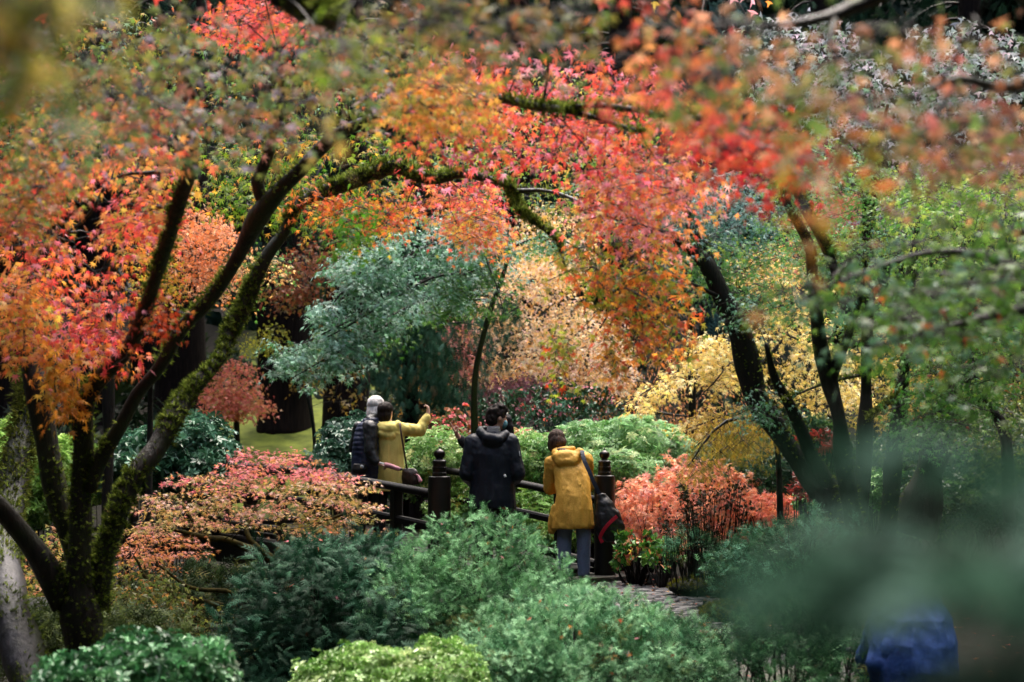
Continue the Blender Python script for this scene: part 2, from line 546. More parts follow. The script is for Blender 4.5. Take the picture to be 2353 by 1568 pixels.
    def finish(self, crown='crown', twigmat='twig'):
        if self.lv.count: self.lv.build(crown, self.leafmat, self.root)
        if self.tw[0]:
            o = link('twigs', mesh_np('twigs', np.concatenate(self.tw[0]), np.concatenate(self.tw[1]), smooth=True), M[twigmat], self.root); o["kind"] = 'stuff'
        if self.moss.count: self.moss.build('moss', M['mossy'], self.root)
        k = 0
        for pos, head, nr, sz, col in self.singles:
            y = norm(head); x = norm(np.cross(y, nr)); z = np.cross(x, y)
            for i in range(len(pos)):
                o = bpy.data.objects.new('leaf', single_leaf_mesh(k)); k += 1
                COL.objects.link(o)
                m = Matrix(((x[i][0], y[i][0], z[i][0], pos[i][0]), (x[i][1], y[i][1], z[i][1], pos[i][1]), (x[i][2], y[i][2], z[i][2], pos[i][2]), (0, 0, 0, 1)))
                o.parent = self.root
                o.matrix_parent_inverse = Matrix.Translation(self.root.location).inverted()
                o.matrix_basis = m @ Matrix.Scale(float(sz[i]), 4)
                o.color = (*[float(v) for v in col[i]], 1)
        return self.root

_single = []
def single_leaf_mesh(k):
    if not _single:
        for q in range(4):
            v, t = TP['maple7']
            v = v.copy(); v[:, 2] *= (.4, 1.0, 1.6, 2.2)[q]; v[:, 0] *= (1, .9, 1.05, .8)[q]
            me = mesh_np('maple_leaf', v, t); me.materials.append(M['leaf_obj']); _single.append(me)
    return _single[k % 4]

def shrub(name, label, cat, domes, n, size, pal, tmpl='frond', leafmat='conifer', group=None, outw=.6, upw=.5, rnd=.5, lump=.16, nl=60, stems=8, bright=(.7, 1.25), flat=None, inner=.35, whorls=False, flowers=None, base=None, stemcol='twig', tipcol=None, thick=.05, low=-.75):
    """domes: (cx, cy, rx, ry, depth, depth radius m); foliage clothes lumpy half-shells on stems"""
    c0 = at(domes[0][0], domes[0][1], domes[0][4])
    gz = zt(c0[0], c0[1]) if base is None else base
    root = empty(name, (c0[0], c0[1], gz)); tag(root, label, cat, group)
    lv = Leaves(); fl = Leaves(); SA, SB = [], []
    area = np.array([d[2] * d[3] for d in domes], float); area /= area.sum()
    for d, ar in zip(domes, area):
        c = at(d[0], d[1], d[4]); rad = np.array([d[2] * d[4] / F, d[5], d[3] * d[4] / F])
        k = int(n * ar)
        per = 1 if whorls else 9
        dr = norm(rng.normal(0, 1, (k // per * 2 + 8, 3))); dr = dr[(dr[:, 2] > low)][:k // per + 1]
        cl = np.where(rng.random(len(dr)) < inner, rng.uniform(.62, .9, len(dr)), rng.normal(1, thick * 1.4, len(dr)))
        clh = rng.normal(0, rnd, (len(dr), 3))
        dr = np.repeat(dr, per, 0); cl = np.repeat(cl, per); clh = np.repeat(clh, per, 0)
        ld = norm(rng.normal(0, 1, (nl, 3)))
        cosd = dr @ ld.T
        lobe = np.exp(-((1 - cosd) / .022)).max(1)
        f = 1 - lump + 2 * lump * lobe
        depthf = cl
        pos = c + dr * rad * (f * depthf)[:, None] + (rng.normal(0, size * .35, (len(dr), 3)) if per > 1 else 0)
        nout = norm(dr / rad)
        head = norm(nout * outw + np.array([0, 0, upw]) + clh * .7 + rng.normal(0, .38 if per > 1 else .05, (len(dr), 3)))
        if whorls:
            nr = norm(head); head = norm(np.cross(nr, rng.normal(0, 1, (len(dr), 3))))
        else:
            nr = norm(np.array([0, -.2, .8]) + nout * .4 + rng.normal(0, .5, (len(dr), 3)))
        lc = tint(pal, nl)[cosd.argmax(1)]
        q = rng.random(len(dr)) < .45
        lc[q] = tint(pal, q.sum())
        col = lc * rng.uniform(bright[0], bright[1], (len(dr), 1)) * rng.uniform(.94, 1.06, (len(dr), 3))
        if tipcol:
            q = (lobe > .6) & (rng.random(len(dr)) < .6)
            col[q] = lin(tipcol) * rng.uniform(.8, 1.15, (q.sum(), 1))
        lv.add(tmpl, pos, head, nr, size * rng.uniform(.7, 1.25, len(dr)), col)
        if flowers:
            kk = int(flowers[0] * ar) + 1
            s = rng.integers(0, len(pos), kk)
            fl.add('flower', pos[s] + nout[s] * .03, norm(np.cross(nout[s], rng.normal(0, 1, (kk, 3)))), nout[s], flowers[1] * rng.uniform(.7, 1.2, kk), tint(flowers[2], kk))
        ks = max(2, int(stems * 8 * ar))
        sdir = dr[rng.integers(0, len(dr), ks)]
        SB.append(c + sdir * rad * .93)
        bb = np.stack([c[0] + rng.normal(0, rad[0] * .12, ks), c[1] + rng.normal(0, rad[1] * .12, ks), np.full(ks, 0.)], 1)
        bb[:, 2] = [zt(p[0], p[1]) - .05 for p in bb]
        SA.append(bb)
    lv.build('foliage', M[leafmat], root)
    if flowers: fl.build('blossoms', M['leaf'], root)
    A, B = np.concatenate(SA), np.concatenate(SB)
    mid = (A + B) / 2 + rng.normal(0, .05, A.shape) + np.array([0, 0, .08])
    V, T = tubes(A, mid, B, .014, .003, 4, 3)
    o = link('stems', mesh_np('stems', V, T, smooth=True), M[stemcol], root); o["kind"] = 'stuff'
    return root

# ================================================================ the setting: ground, pond, path
PLX, PLY = at(1009, 1300, 15.3)[:2]
PRX, PRY = at(1390, 1310, 16.7)[:2]
BU = np.array([PRX - PLX, PRY - PLY]); BW = float(np.linalg.norm(BU)); BU /= BW       # across the bridge
BA = np.array([-BU[1], BU[0]])                                                        # along it, away from us
BL = 8.8
BMID = np.array([(PLX + PRX) / 2, (PLY + PRY) / 2])

def zt(x, y):
    x = np.asarray(x, float); y = np.asarray(y, float)
    z = -.5 + .42 * sst((y - 9) / 4) * sst((x + .3) / 1.2) * (1 - sst((y - 21) / 4))
    c = BMID + BA * BL * .5
    rel = np.stack([x - c[0], y - c[1]], -1)
    al, ac = rel @ BA, rel @ BU
    z = z - .95 * np.exp(-(al / 2.9) ** 4 - (ac / 7.5) ** 4)
    z = z + .27 * np.clip(y - 24, 0, 10) + .16 * np.clip(y - 34, 0, 26) + .75 * np.clip(y - 60, 0, 45)
    z = z + .12 * np.sin(x * .7 + 1) * np.sin(y * .5) * sst((y - 20) / 6)
    far = sst((np.abs(x) - 12) / 12) * sst((y + 2) / 10)
    z = z + 1.2 * far * (1 - sst((y - 30) / 10))
    z = z + .8 * np.clip(np.hypot(x, (y - 12) * .8) - 27, 0, 22) * (1 - sst((y - 40) / 15))
    return z

def grid_terrain():
    xs = np.concatenate([np.linspace(-120, -50, 8), np.linspace(-48, -14, 24), np.linspace(-13, 13, 90), np.linspace(14, 48, 24), np.linspace(50, 120, 8)])
    ys = np.concatenate([np.linspace(-70, 4, 40), np.linspace(4.5, 36, 110), np.linspace(37, 160, 24)])
    X, Y = np.meshgrid(xs, ys)
    Z = zt(X, Y) + rng.normal(0, .015, X.shape)
    V = np.stack([X, Y, Z], -1).reshape(-1, 3)
    nx = len(xs); T = []
    for j in range(len(ys) - 1):
        i = np.arange(nx - 1) + j * nx
        T.append(np.stack([i, i + 1, i + nx + 1], 1)); T.append(np.stack([i, i + nx + 1, i + nx], 1))
    return V, np.concatenate(T)
gv, gt = grid_terrain()
gm = mesh_np('ground', gv, gt, smooth=True)
# moss lawn behind the bridge, dark planting soil elsewhere: one sheet, mixed by where the lawn lies
m, n, out = new_mat("garden_ground")
geo = n.nodes.new("ShaderNodeNewGeometry"); sep = n.nodes.new("ShaderNodeSeparateXYZ")
n.links.new(geo.outputs["Position"], sep.inputs[0])
nz = n.nodes.new("ShaderNodeTexNoise"); nz.inputs["Scale"].default_value = 2.0; nz.inputs["Detail"].default_value = 8
n.links.new(geo.outputs["Position"], nz.inputs["Vector"])
nz2 = n.nodes.new("ShaderNodeTexNoise"); nz2.inputs["Scale"].default_value = .35; nz2.inputs["Detail"].default_value = 4
n.links.new(geo.outputs["Position"], nz2.inputs["Vector"])
r1 = n.nodes.new("ShaderNodeValToRGB"); r1.color_ramp.elements[0].color = (*L('#0c0b08'), 1); r1.color_ramp.elements[1].color = (*L('#1f1c12'), 1)
r2 = n.nodes.new("ShaderNodeValToRGB"); r2.color_ramp.elements[0].color = (*L('#414c18'), 1); r2.color_ramp.elements[1].color = (*L('#6f7a2e'), 1)
r2.color_ramp.elements[0].position = .35; r2.color_ramp.elements[1].position = .65
n.links.new(nz.outputs["Fac"], r1.inputs[0]); n.links.new(nz.outputs["Fac"], r2.inputs[0])
ad = n.nodes.new("ShaderNodeMath"); ad.operation = 'MULTIPLY_ADD'; ad.inputs[1].default_value = 10.0
n.links.new(nz2.outputs["Fac"], ad.inputs[0]); n.links.new(sep.outputs["Y"], ad.inputs[2])
mr = n.nodes.new("ShaderNodeMapRange"); mr.inputs[1].default_value = 33.0; mr.inputs[2].default_value = 35.0
n.links.new(ad.outputs[0], mr.inputs[0])
xa = n.nodes.new("ShaderNodeMapRange"); xa.inputs[1].default_value = -8.2; xa.inputs[2].default_value = -6.8
xb = n.nodes.new("ShaderNodeMapRange"); xb.inputs[1].default_value = -2.4; xb.inputs[2].default_value = -3.2
n.links.new(sep.outputs["X"], xa.inputs[0]); n.links.new(sep.outputs["X"], xb.inputs[0])
m1 = n.nodes.new("ShaderNodeMath"); m1.operation = 'MULTIPLY'; n.links.new(xa.outputs[0], m1.inputs[0]); n.links.new(xb.outputs[0], m1.inputs[1])
m2 = n.nodes.new("ShaderNodeMath"); m2.operation = 'MULTIPLY'; n.links.new(m1.outputs[0], m2.inputs[0]); n.links.new(mr.outputs[0], m2.inputs[1])
mx = n.nodes.new("ShaderNodeMix"); mx.data_type = 'RGBA'
n.links.new(m2.outputs[0], mx.inputs[0]); n.links.new(r1.outputs[0], mx.inputs[6]); n.links.new(r2.outputs[0], mx.inputs[7])
p = n.nodes.new("ShaderNodeBsdfPrincipled"); p.inputs["Roughness"].default_value = .9; p.inputs["Specular IOR Level"].default_value = .2
n.links.new(mx.outputs[2], p.inputs["Base Color"])
b = n.nodes.new("ShaderNodeBump"); b.inputs["Strength"].default_value = .6; b.inputs["Distance"].default_value = .05
n.links.new(nz.outputs["Fac"], b.inputs["Height"]); n.links.new(b.outputs[0], p.inputs["Normal"]); n.links.new(p.outputs[0], out.inputs[0])
g = link('ground', gm, m); tag(g, 'dark planted garden ground rising to a moss lawn', None, None, 'structure')

wc = BMID + BA * BL * .5
wv = [(*(wc + BA * a_ + BU * b_), -.82) for a_, b_ in ((-3.4, -11), (3.4, -11), (3.4, 11), (-3.4, 11))]
w = link('pond_water', mesh_py('pond_water', wv, [(0, 1, 2, 3)]), M['water']); tag(w, 'dark still pond water under the bridge', None, None, 'structure')

# ---- wet cobbled path from the bridge towards the camera
PATH = np.array([[.32, 16.1], [.75, 15.2], [1.05, 14.0], [1.35, 12.9], [1.75, 11.6], [2.1, 10.0], [2.3, 8.0], [2.2, 5.5], [1.9, 2.5], [1.6, -3]])
def pz(y):
    return float(np.interp(y, [-3, 5, 8.5, 12.0, 13, 30], [-.46, -.46, -.46, -.10, -.04, -.04]))
pc, pr = catmull(np.c_[PATH, np.zeros(len(PATH))], np.full(len(PATH), .95), .25)
pt = norm(np.gradient(pc, axis=0)); pn = np.stack([pt[:, 1], -pt[:, 0], pt[:, 2] * 0], 1)
V = []; Fc = []
for i in range(len(pc)):
    for s in (-1, -.5, 0, .5, 1):
        q = pc[i] + pn[i] * s * .95
        V.append((q[0], q[1], pz(pc[i][1]) + .02 - .05 * abs(s) ** 4 * 1.0))
for i in range(len(pc) - 1):
    for k in range(4):
        Fc.append((i * 5 + k, i * 5 + k + 1, i * 5 + 6 + k, i * 5 + 5 + k))
path = link('path', mesh_py('path', V, Fc, True), M['grout']); tag(path, 'wet dark cobbled garden path leading to the bridge', None, None, 'structure')

def stone_mesh(w_, d_, h_, seed):
    r = np.random.default_rng(seed)
    bm = bmesh.new()
    k = 7
    ang = np.sort((np.arange(k) + r.uniform(-.25, .25, k)) * 2 * math.pi / k)
    rings = []
    for (s, z) in ((1, 0), (1.0, h_ * .55), (.82, h_ * .95)):
        rings.append([bm.verts.new((w_ / 2 * s * np.sign(math.cos(a)) * abs(math.cos(a)) ** .6, d_ / 2 * s * np.sign(math.sin(a)) * abs(math.sin(a)) ** .6, z + r.uniform(-.1, .1) * h_)) for a in ang])
    for A, B in zip(rings[:-1], rings[1:]):
        for i in range(k):
            bm.faces.new((A[i], A[(i + 1) % k], B[(i + 1) % k], B[i]))
    c = bm.verts.new((0, 0, h_ * 1.02))
    for i in range(k):
        bm.faces.new((rings[-1][i], rings[-1][(i + 1) % k], c))
    me = bpy.data.meshes.new('cobblestone'); bm.to_mesh(me); bm.free()
    me.polygons.foreach_set("use_smooth", np.full(len(me.polygons), True))
    me.materials.append(M['cobble'])
    return me
STONES = [stone_mesh(.19 + .03 * (q % 3), .115 + .012 * (q % 2), .035, 40 + q) for q in range(7)]
ncob = 0
arc = np.concatenate([[0], np.cumsum(np.linalg.norm(np.diff(pc[:, :2], axis=0), axis=1))])
smax = float(np.interp(-10.9, -pc[:, 1], arc))
s = .15; row = 0
while s < smax and ncob < 330:
    i = int(np.searchsorted(arc, s)); i = min(i, len(pc) - 1)
    for j in range(-4, 5):
        off = (j + (.5 if row % 2 else 0)) * .205 + random.uniform(-.015, .015)
        if abs(off) > .86: continue
        q = pc[i] + pn[i] * off + pt[i] * (s - arc[i])
        o = bpy.data.objects.new('cobblestone', random.choice(STONES)); COL.objects.link(o)
        o.location = (q[0], q[1], pz(q[1]) - .002 + random.uniform(-.006, .006))
        o.rotation_euler = (random.uniform(-.05, .05), random.uniform(-.05, .05), math.atan2(pn[i][1], pn[i][0]) + random.uniform(-.12, .12))
        o.parent = path; ncob += 1
    s += .128; row += 1

def bevel_box(name, cx, cyy, cz, sx, sy, sz, mat, parent=None, rz=0.0, bev=.012, local=True):
    bm = bmesh.new()
    bmesh.ops.create_cube(bm, size=1)
    bmesh.ops.scale(bm, vec=(sx, sy, sz), verts=bm.verts)
    if bev: bmesh.ops.bevel(bm, geom=bm.edges[:], offset=bev, segments=2, affect='EDGES', clamp_overlap=True)
    bmesh.ops.rotate(bm, cent=(0, 0, 0), matrix=Matrix.Rotation(rz, 3, 'Z'), verts=bm.verts)
    bmesh.ops.translate(bm, vec=(cx, cyy, cz), verts=bm.verts)
    me = bpy.data.meshes.new(name); bm.to_mesh(me); bm.free()
    return link(name, me, mat, parent)

def rock_mesh(name, rx, ry, rz, seed, sub=3, amp=.16):
    r = np.random.default_rng(seed)
    bm = bmesh.new(); bmesh.ops.create_icosphere(bm, subdivisions=sub, radius=1)
    D = norm(r.normal(0, 1, (14, 3)))
    for v in bm.verts:
        c = np.array(v.co); d = 1 + amp * float(np.sum(np.exp(-(1 - D @ c) / .12) * r.uniform(.2, 1, 14)) * .5 - .25) + r.normal(0, .012)
        v.co = Vector((c[0] * rx * d, c[1] * ry * d, c[2] * rz * d))
    me = bpy.data.meshes.new(name); bm.to_mesh(me); bm.free()
    me.polygons.foreach_set("use_smooth", np.full(len(me.polygons), True))
    return me
def rock(label, x, y, d, rx, ry, rz, seed, name='rock', mat='rock', cat='rock', mossn=0):
    q = at(x, y, d)
    root = empty(name, (q[0], q[1], q[2] - rz * .4)); tag(root, label, cat)
    me = rock_mesh('stone', rx, ry, rz, seed)
    co = np.empty(len(me.vertices) * 3, np.float32); me.vertices.foreach_get('co', co); co = co.reshape(-1, 3) + q
    me.vertices.foreach_set('co', co.ravel().astype(np.float32))
    link('stone', me, M[mat], root)
    if mossn:
        N = norm((co - q) / np.array([rx, ry, rz]) ** 2)
        k = rng.integers(0, len(co), mossn); k = k[rng.random(len(k)) < np.clip(N[k][:, 2] * 1.3 + .15, 0, 1)]
        lv = Leaves(); pos = co[k] + rng.normal(0, .012, (len(k), 3))
        nr = norm(N[k] + rng.normal(0, .4, (len(k), 3))); hd = norm(np.cross(nr, rng.normal(0, 1, (len(k), 3))))
        lv.add('tuft', pos, hd, nr, .018 * rng.uniform(.6, 1.5, len(k)), tint([('#6d7020', 1), ('#565c1a', 1), ('#7f7d2c', .6)], len(k)))
        lv.build('moss', M['mossy'], root)
    return root
rock('low moss-topped rock at the edge of the cobbled path', 1672, 1418, 12.6, .21, .2, .12, 5, mossn=5000)
rock('flat mossy rock under the feathery shrub above the path', 1640, 1352, 14.6, .42, .3, .10, 6, mossn=4000)
rock('grey rounded rock among plants below the leaning trunk', 110, 1436, 11.5, .34, .3, .22, 7, mossn=700)

sl = BMID - BA * .02
slab = bevel_box('stone_slab', sl[0] + BU[0] * .25, sl[1] + BU[1] * .25, -.02, BW + .75, .62, .10, M['slab'], None, math.atan2(BU[1], BU[0]))
tag(slab, 'flat wet granite slab under the bridge end posts', 'slab')
kq = at(1705, 1442, 12.0)
kb = bevel_box('kerb_stone', kq[0], kq[1], -.13, .62, .2, .12, M['slab'], None, -.25)
tag(kb, 'long flat kerb stone crossing the path below the moss rock', 'kerb')

# ================================================================ the arched bridge
def arch(t):
    return .28 * math.sin(math.pi * min(max(t / BL, 0), 1))
def bp(t, s, z=0.0):
    """t along, s across (0 near rail, 1 far rail), z above the springing line"""
    q = np.array([PLX, PLY]) + BA * t + BU * BW * s
    return np.array([q[0], q[1], z + arch(t) - .10 * s * max(0, 1 - t / 3)])

bridge = empty('bridge', (BMID[0], BMID[1], 0)); tag(bridge, 'black wooden arched footbridge with onion-topped posts', 'bridge')

def beam(name, s, z0, z1, half, t0, t1, mat, round_top=False, n=26, parent=bridge):
    V = []; Fc = []
    prof = [(-half, z0), (half, z0), (half, z1 - .02), (half * .6, z1), (-half * .6, z1), (-half, z1 - .02)] if not round_top else \
        [(half * math.cos(a), (z0 + z1) / 2 + (z1 - z0) / 2 * math.sin(a)) for a in np.linspace(0, 2 * math.pi, 11)[:-1]]
    k = len(prof)
    for i in range(n + 1):
        t = t0 + (t1 - t0) * i / n
        for (o_, z) in prof:
            q = bp(t, s, z); q[:2] += BU * o_; V.append(q)
    for i in range(n):
        for j in range(k):
            j2 = (j + 1) % k
            Fc.append((i * k + j, i * k + j2, (i + 1) * k + j2, (i + 1) * k + j))
    Fc.append(tuple(range(k))[::-1]); Fc.append(tuple(n * k + j for j in range(k)))
    return link(name, mesh_py(name, V, Fc, round_top), mat, parent)

def lathe(prof, seg=28):
    V = []; Fc = []
    for (r, z) in prof:
        for i in range(seg):
            a = 2 * math.pi * i / seg
            V.append((r * math.cos(a), r * math.sin(a), z))
    for j in range(len(prof) - 1):
        for i in range(seg):
            i2 = (i + 1) % seg
            Fc.append((j * seg + i, j * seg + i2, (j + 1) * seg + i2, (j + 1) * seg + i))
    Fc.append(tuple((len(prof) - 1) * seg + i for i in range(seg)))
    Fc.append(tuple(range(seg))[::-1])
    return V, Fc

post_me = mesh_py('post', *lathe([(.113, -.6), (.113, .0), (.128, .0), (.128, .02), (.114, .03), (.112, 1.075), (.108, 1.095), (.098, 1.102)]), True)
collar_me = mesh_py('collar', *lathe([(.072, 1.095), (.072, 1.135), (.068, 1.138), (.068, 1.175), (.072, 1.178), (.072, 1.19), (.066, 1.193), (.066, 1.232), (.070, 1.235), (.068, 1.252), (.058, 1.262), (.045, 1.266)]), True)
fin_me = mesh_py('finial', *lathe([(.042, 1.258), (.034, 1.27), (.033, 1.278), (.044, 1.288), (.053, 1.302), (.057, 1.318), (.056, 1.332), (.047, 1.348), (.030, 1.360), (.014, 1.369), (.009, 1.376), (.008, 1.384), (.004, 1.392), (.001, 1.396)], 32), True)
for me_, mt in ((post_me, 'lacquer'), (collar_me, 'lacquer'), (fin_me, 'bronze')):
    me_.materials.append(M[mt])
    # sharp shoulders stay sharp
    try: me_.set_sharp_from_angle(angle=math.radians(38))
    except Exception: pass
for (t, s_) in ((0, 0), (0, 1), (BL, 0), (BL, 1)):
    q = bp(t, s_)
    z = -.015 if t == 0 else -.02
    o = link_local('post', post_me, None, bridge); o.location = Vector((q[0] - BMID[0], q[1] - BMID[1], z))
    c_ = link_local('collar', collar_me, None, o); f_ = link_local('finial', fin_me, None, o)
for s_ in (0.0, 1.0):
    beam('top_rail', s_, .86, .945, .062, .13, BL - .13, M['lacquer_rail'], True)
    beam('middle_rail', s_, .545, .62, .04, .13, BL - .13, M['lacquer_rail'])
    beam('bottom_rail', s_, .18, .26, .05, .13, BL - .13, M['lacquer_rail'])
    beam('side_beam', s_, -.22, .10, .09, -.1, BL + .1, M['lacquer'])
    nb = 12
    for i in range(1, nb):
        t = BL * i / nb
        tall = i % 2 == 1
        z1 = .87 if tall else .56
        q = bp(t, s_)
        bb = bevel_box('baluster', q[0], q[1], q[2] + (z1 + .10) / 2, .095, .095, z1 - .10, M['lacquer'], bridge, math.atan2(BU[1], BU[0]), .008)
plank_me = bevel_box('tmp', 0, 0, 0, BW - .2, .2, .05, M['lacquer'], None, 0, .008)
pm = plank_me.data; bpy.data.objects.remove(plank_me)
npl = 40
for i in range(npl):
    t = .15 + (BL - .3) * i / (npl - 1)
    q = bp(t, .5, .10)
    o = link_local('plank', pm, None, bridge)
    o.location = Vector((q[0] - BMID[0], q[1] - BMID[1], q[2] + .026))
    sl_ = (arch(t + .1) - arch(t - .1)) / .2
    o.rotation_euler = (Matrix.Rotation(math.atan2(BU[1], BU[0]), 3, 'Z') @ Matrix.Rotation(math.atan(sl_), 3, 'X')).to_euler()

# ================================================================ far woodland and conifers
def conifer(label, x, d, wpx, h=19.0, zlow=5.0, zhigh=16.0, nb=46, blen=(1.6, 3.2), pal=None, group='tall conifers behind the garden', fr=19, fsize=.40):
    q = at(x, 1000, d); gz = float(zt(q[0], q[1]))
    pal = pal or [('#20392b', 1), ('#2b4a38', 1), ('#1a2e22', .8), ('#3b5740', .4)]
    r0 = wpx * .5 * d / F
    T = Tree('conifer', label, 'conifer', (q[0], q[1], gz), group, 'bark_red', 'conifer')
    P = [(q[0], q[1], gz - .3, r0 * 1.35), (q[0], q[1], gz + .5, r0 * 1.08), (q[0] + random.uniform(-.1, .1), q[1], gz + 4, r0), (q[0] + random.uniform(-.2, .2), q[1], gz + 10, r0 * .75), (q[0], q[1], gz + h, .05)]
    T.limb(P, 'trunk', world=True, sides=16, bump=.06, step=.5)
    SA, SM, SB = [], [], []
    for i in range(nb):
        z = gz + zlow + (zhigh - zlow) * (i + random.random()) / nb
        a = random.random() * 6.283; l = random.uniform(*blen) * (1 - .5 * (z - gz - zlow) / (h - zlow))
        A = np.array([q[0], q[1], z]); dv = np.array([math.cos(a), math.sin(a), 0])
        B = A + dv * l + np.array([0, 0, -l * random.uniform(.25, .6)]); mid = A + dv * l * .55 + np.array([0, 0, .15 * l])
        SA.append(A); SM.append(mid); SB.append(B)
        t = rng.uniform(.2, 1, fr)[:, None]
        pos = (1 - t) ** 2 * A + 2 * t * (1 - t) * mid + t * t * B
        side = np.array([-dv[1], dv[0], 0])
        k = rng.normal(0, .28, (fr, 1))
        pos = pos + side * k * l * .5 + np.array([0, 0, -.08]) * np.abs(k)
        hd = norm(dv * .5 + side * np.sign(k) * .5 + np.array([0, 0, -1.0]) + rng.normal(0, .3, (fr, 3)))
        nr = norm(rng.normal(0, .6, (fr, 3)) + np.array([0, -.4, .5]))
        T.lv.add('frond_long', pos, hd, nr, fsize * rng.uniform(.7, 1.4, fr), tint(pal, fr) * rng.uniform(.6, 1.2, (fr, 1)))
    T.addtw(np.array(SA), np.array(SM), np.array(SB), .05, .012, 5, 4)
    return T.finish('crown', 'twig')

lv = Leaves()
pal = [('#1d3325', 2), ('#2a4631', 2), ('#18281f', 1), ('#3c5638', 1), ('#4b5a2d', .35), ('#6b5326', .15)]
def wood(px, py, hgt, size):
    nw = len(px)
    pzz = zt(px, py) + rng.random(nw) ** .8 * (hgt + 3 * np.sin(px * .6 + py * .3) + 2 * np.sin(px * 1.7 + 1)) - 1
    lump = np.sin(px * 1.1 + pzz * .5) + np.sin(pzz * 1.3 + px * .4 + py)
    pos = np.stack([px, py - lump * .9, pzz], 1)
    lv.add('frond_lite', pos, norm(rng.normal(0, .5, (nw, 3)) + np.array([0, 0, -.8])), norm(rng.normal(0, .6, (nw, 3)) + np.array([0, -.3, .6])), size * rng.uniform(.6, 1.5, nw), tint(pal, nw) * rng.uniform(.7, 1.2, (nw, 1)))
wood(rng.uniform(-36, 36, 22000), rng.uniform(50, 62, 22000), 22, 1.05)
# unseen ring of the same wood, added round the garden to block low sky
k = 19000
ang = rng.uniform(-math.pi * 1.22, math.pi * .22, k); rr = rng.uniform(15, 24, k)
wx, wy = rr * np.cos(ang), 10 + rr * 1.15 * np.sin(ang)
side = rng.random(k) < .35
wx[side] = np.sign(wx[side] + 1e-6) * rng.uniform(15, 24, side.sum()); wy[side] = rng.uniform(5, 52, side.sum())
wood(wx, wy, 17, 1.75)
w = lv.build('forest', M['conifer'], None); tag(w, 'dark evergreen forest closing off the hillside, plus an unseen ring added against low sky', 'forest')

lv = Leaves(); k = 5200
ux = rng.uniform(-16, 16, k); uy = rng.uniform(25, 45, k)
ok = ~((ux > -7.4) & (ux < -3.0) & (uy < 35))
ux, uy = ux[ok], uy[ok]; k = len(ux)
lv.add('frond_lite', np.stack([ux, uy, zt(ux, uy) + rng.uniform(.02, .5, k)], 1), norm(rng.normal(0, .6, (k, 3)) + np.array([0, 0, .5])), norm(rng.normal(0, .5, (k, 3)) + np.array([0, -.3, .8])), .45 * rng.uniform(.6, 1.3, k), tint([('#16241a', 2), ('#20331f', 2), ('#2c3a1e', 1)], k))
o = lv.build('undergrowth', M['conifer'], None); tag(o, 'dark fern undergrowth below the far conifers', 'undergrowth')
conifer('broad dark conifer trunk behind the coral maple', 415, 35, 115, zlow=6.5)
conifer('slim dark conifer trunk beside the broad one behind the moss lawn', 330, 38, 60, zlow=6)
conifer('massive red-brown conifer trunk above the moss lawn', 655, 33, 118, zlow=5.0)
conifer('dark conifer trunk standing behind the white-haired person', 790, 29.5, 100, zlow=4.6)
conifer('conifer trunk at the far left edge behind the lime shrub', 25, 33, 75, zlow=5.5)
conifer('conifer trunk seen between the stems of the mossy maple', 215, 34, 70, zlow=6)
conifer('tall conifer behind the orange maple in the middle', 1190, 40, 70, zlow=2.5, nb=60)
conifer('bushy conifer behind the bare-twigged cherry', 1420, 41, 70, zlow=1.5, nb=64)
conifer('bluish conifer behind the leaning dark maple trunk', 1640, 38, 60, zlow=1.0, nb=66, pal=[('#2c4a46', 1), ('#3c5f58', 1), ('#20362f', 1)])
conifer('conifer behind the forked maple on the far bank', 1900, 40, 70, zlow=1.5, nb=62)
conifer('conifer at the far right behind green maples', 2240, 39, 70, zlow=1.5, nb=62)

# weeping cedar with drooping strands in the middle distance
T = Tree('weeping_cedar', 'drooping dark cedar with a thin red-brown trunk above the person raising a camera', 'cedar', (*at(955, 1000, 24)[:2], float(zt(*at(955, 1000, 24)[:2]))), None, 'bark_red', 'conifer')
g0 = T.root.location
T.limb([(g0.x, g0.y, g0.z - .2, .2), (g0.x, g0.y, g0.z + 1.5, .15), (g0.x - .1, g0.y, g0.z + 4, .12), (g0.x + .2, g0.y, g0.z + 8, .05)], 'trunk', world=True, step=.3)
nst = 64
anch, ax, ay = sample_region([(850, 560), (1000, 480), (1190, 560), (1180, 700), (1060, 780), (960, 820), (860, 800)], (22.6, 25.2), nst)
ln = rng.uniform(.35, 1.1, nst)
T.addtw(T.near(anch), (T.near(anch) + anch) / 2 + np.array([0, 0, .3]), anch, .025, .008, 4, 3)
for i in range(nst):
    k = 44
    t = rng.random(k)
    pos = anch[i] + np.stack([rng.normal(0, .09, k), rng.normal(0, .09, k), -t * ln[i]], 1)
    T.lv.add('frond_long', pos, norm(np.stack([rng.normal(0, .35, k), rng.normal(0, .35, k), -np.ones(k)], 1)), norm(rng.normal(0, .4, (k, 3)) + np.array([0, -.8, .3])), .15 * rng.uniform(.7, 1.3, k), tint([('#33543f', 1), ('#486e58', 1), ('#5f8470', .7), ('#274230', .6)], k) * rng.uniform(.7, 1.2, (k, 1)))
anch2, _, _ = sample_region([(840, 760), (930, 740), (1090, 780), (1110, 860), (1000, 900), (850, 880)], (22.5, 25), 20)
for c_ in anch2:
    k = 56; t = rng.random(k)
    pos = c_ + np.stack([rng.normal(0, .12, k), rng.normal(0, .12, k), -t * .55], 1)
    T.lv.add('frond_long', pos, norm(np.stack([rng.normal(0, .4, k), rng.normal(0, .4, k), -np.ones(k)], 1)), norm(rng.normal(0, .4, (k, 3)) + np.array([0, -.8, .3])), .16 * rng.uniform(.7, 1.3, k), tint([('#3a6048', 1), ('#5a866a', .9), ('#304e3a', .8), ('#7b6a4c', .25)], k) * rng.uniform(.7, 1.2, (k, 1)))
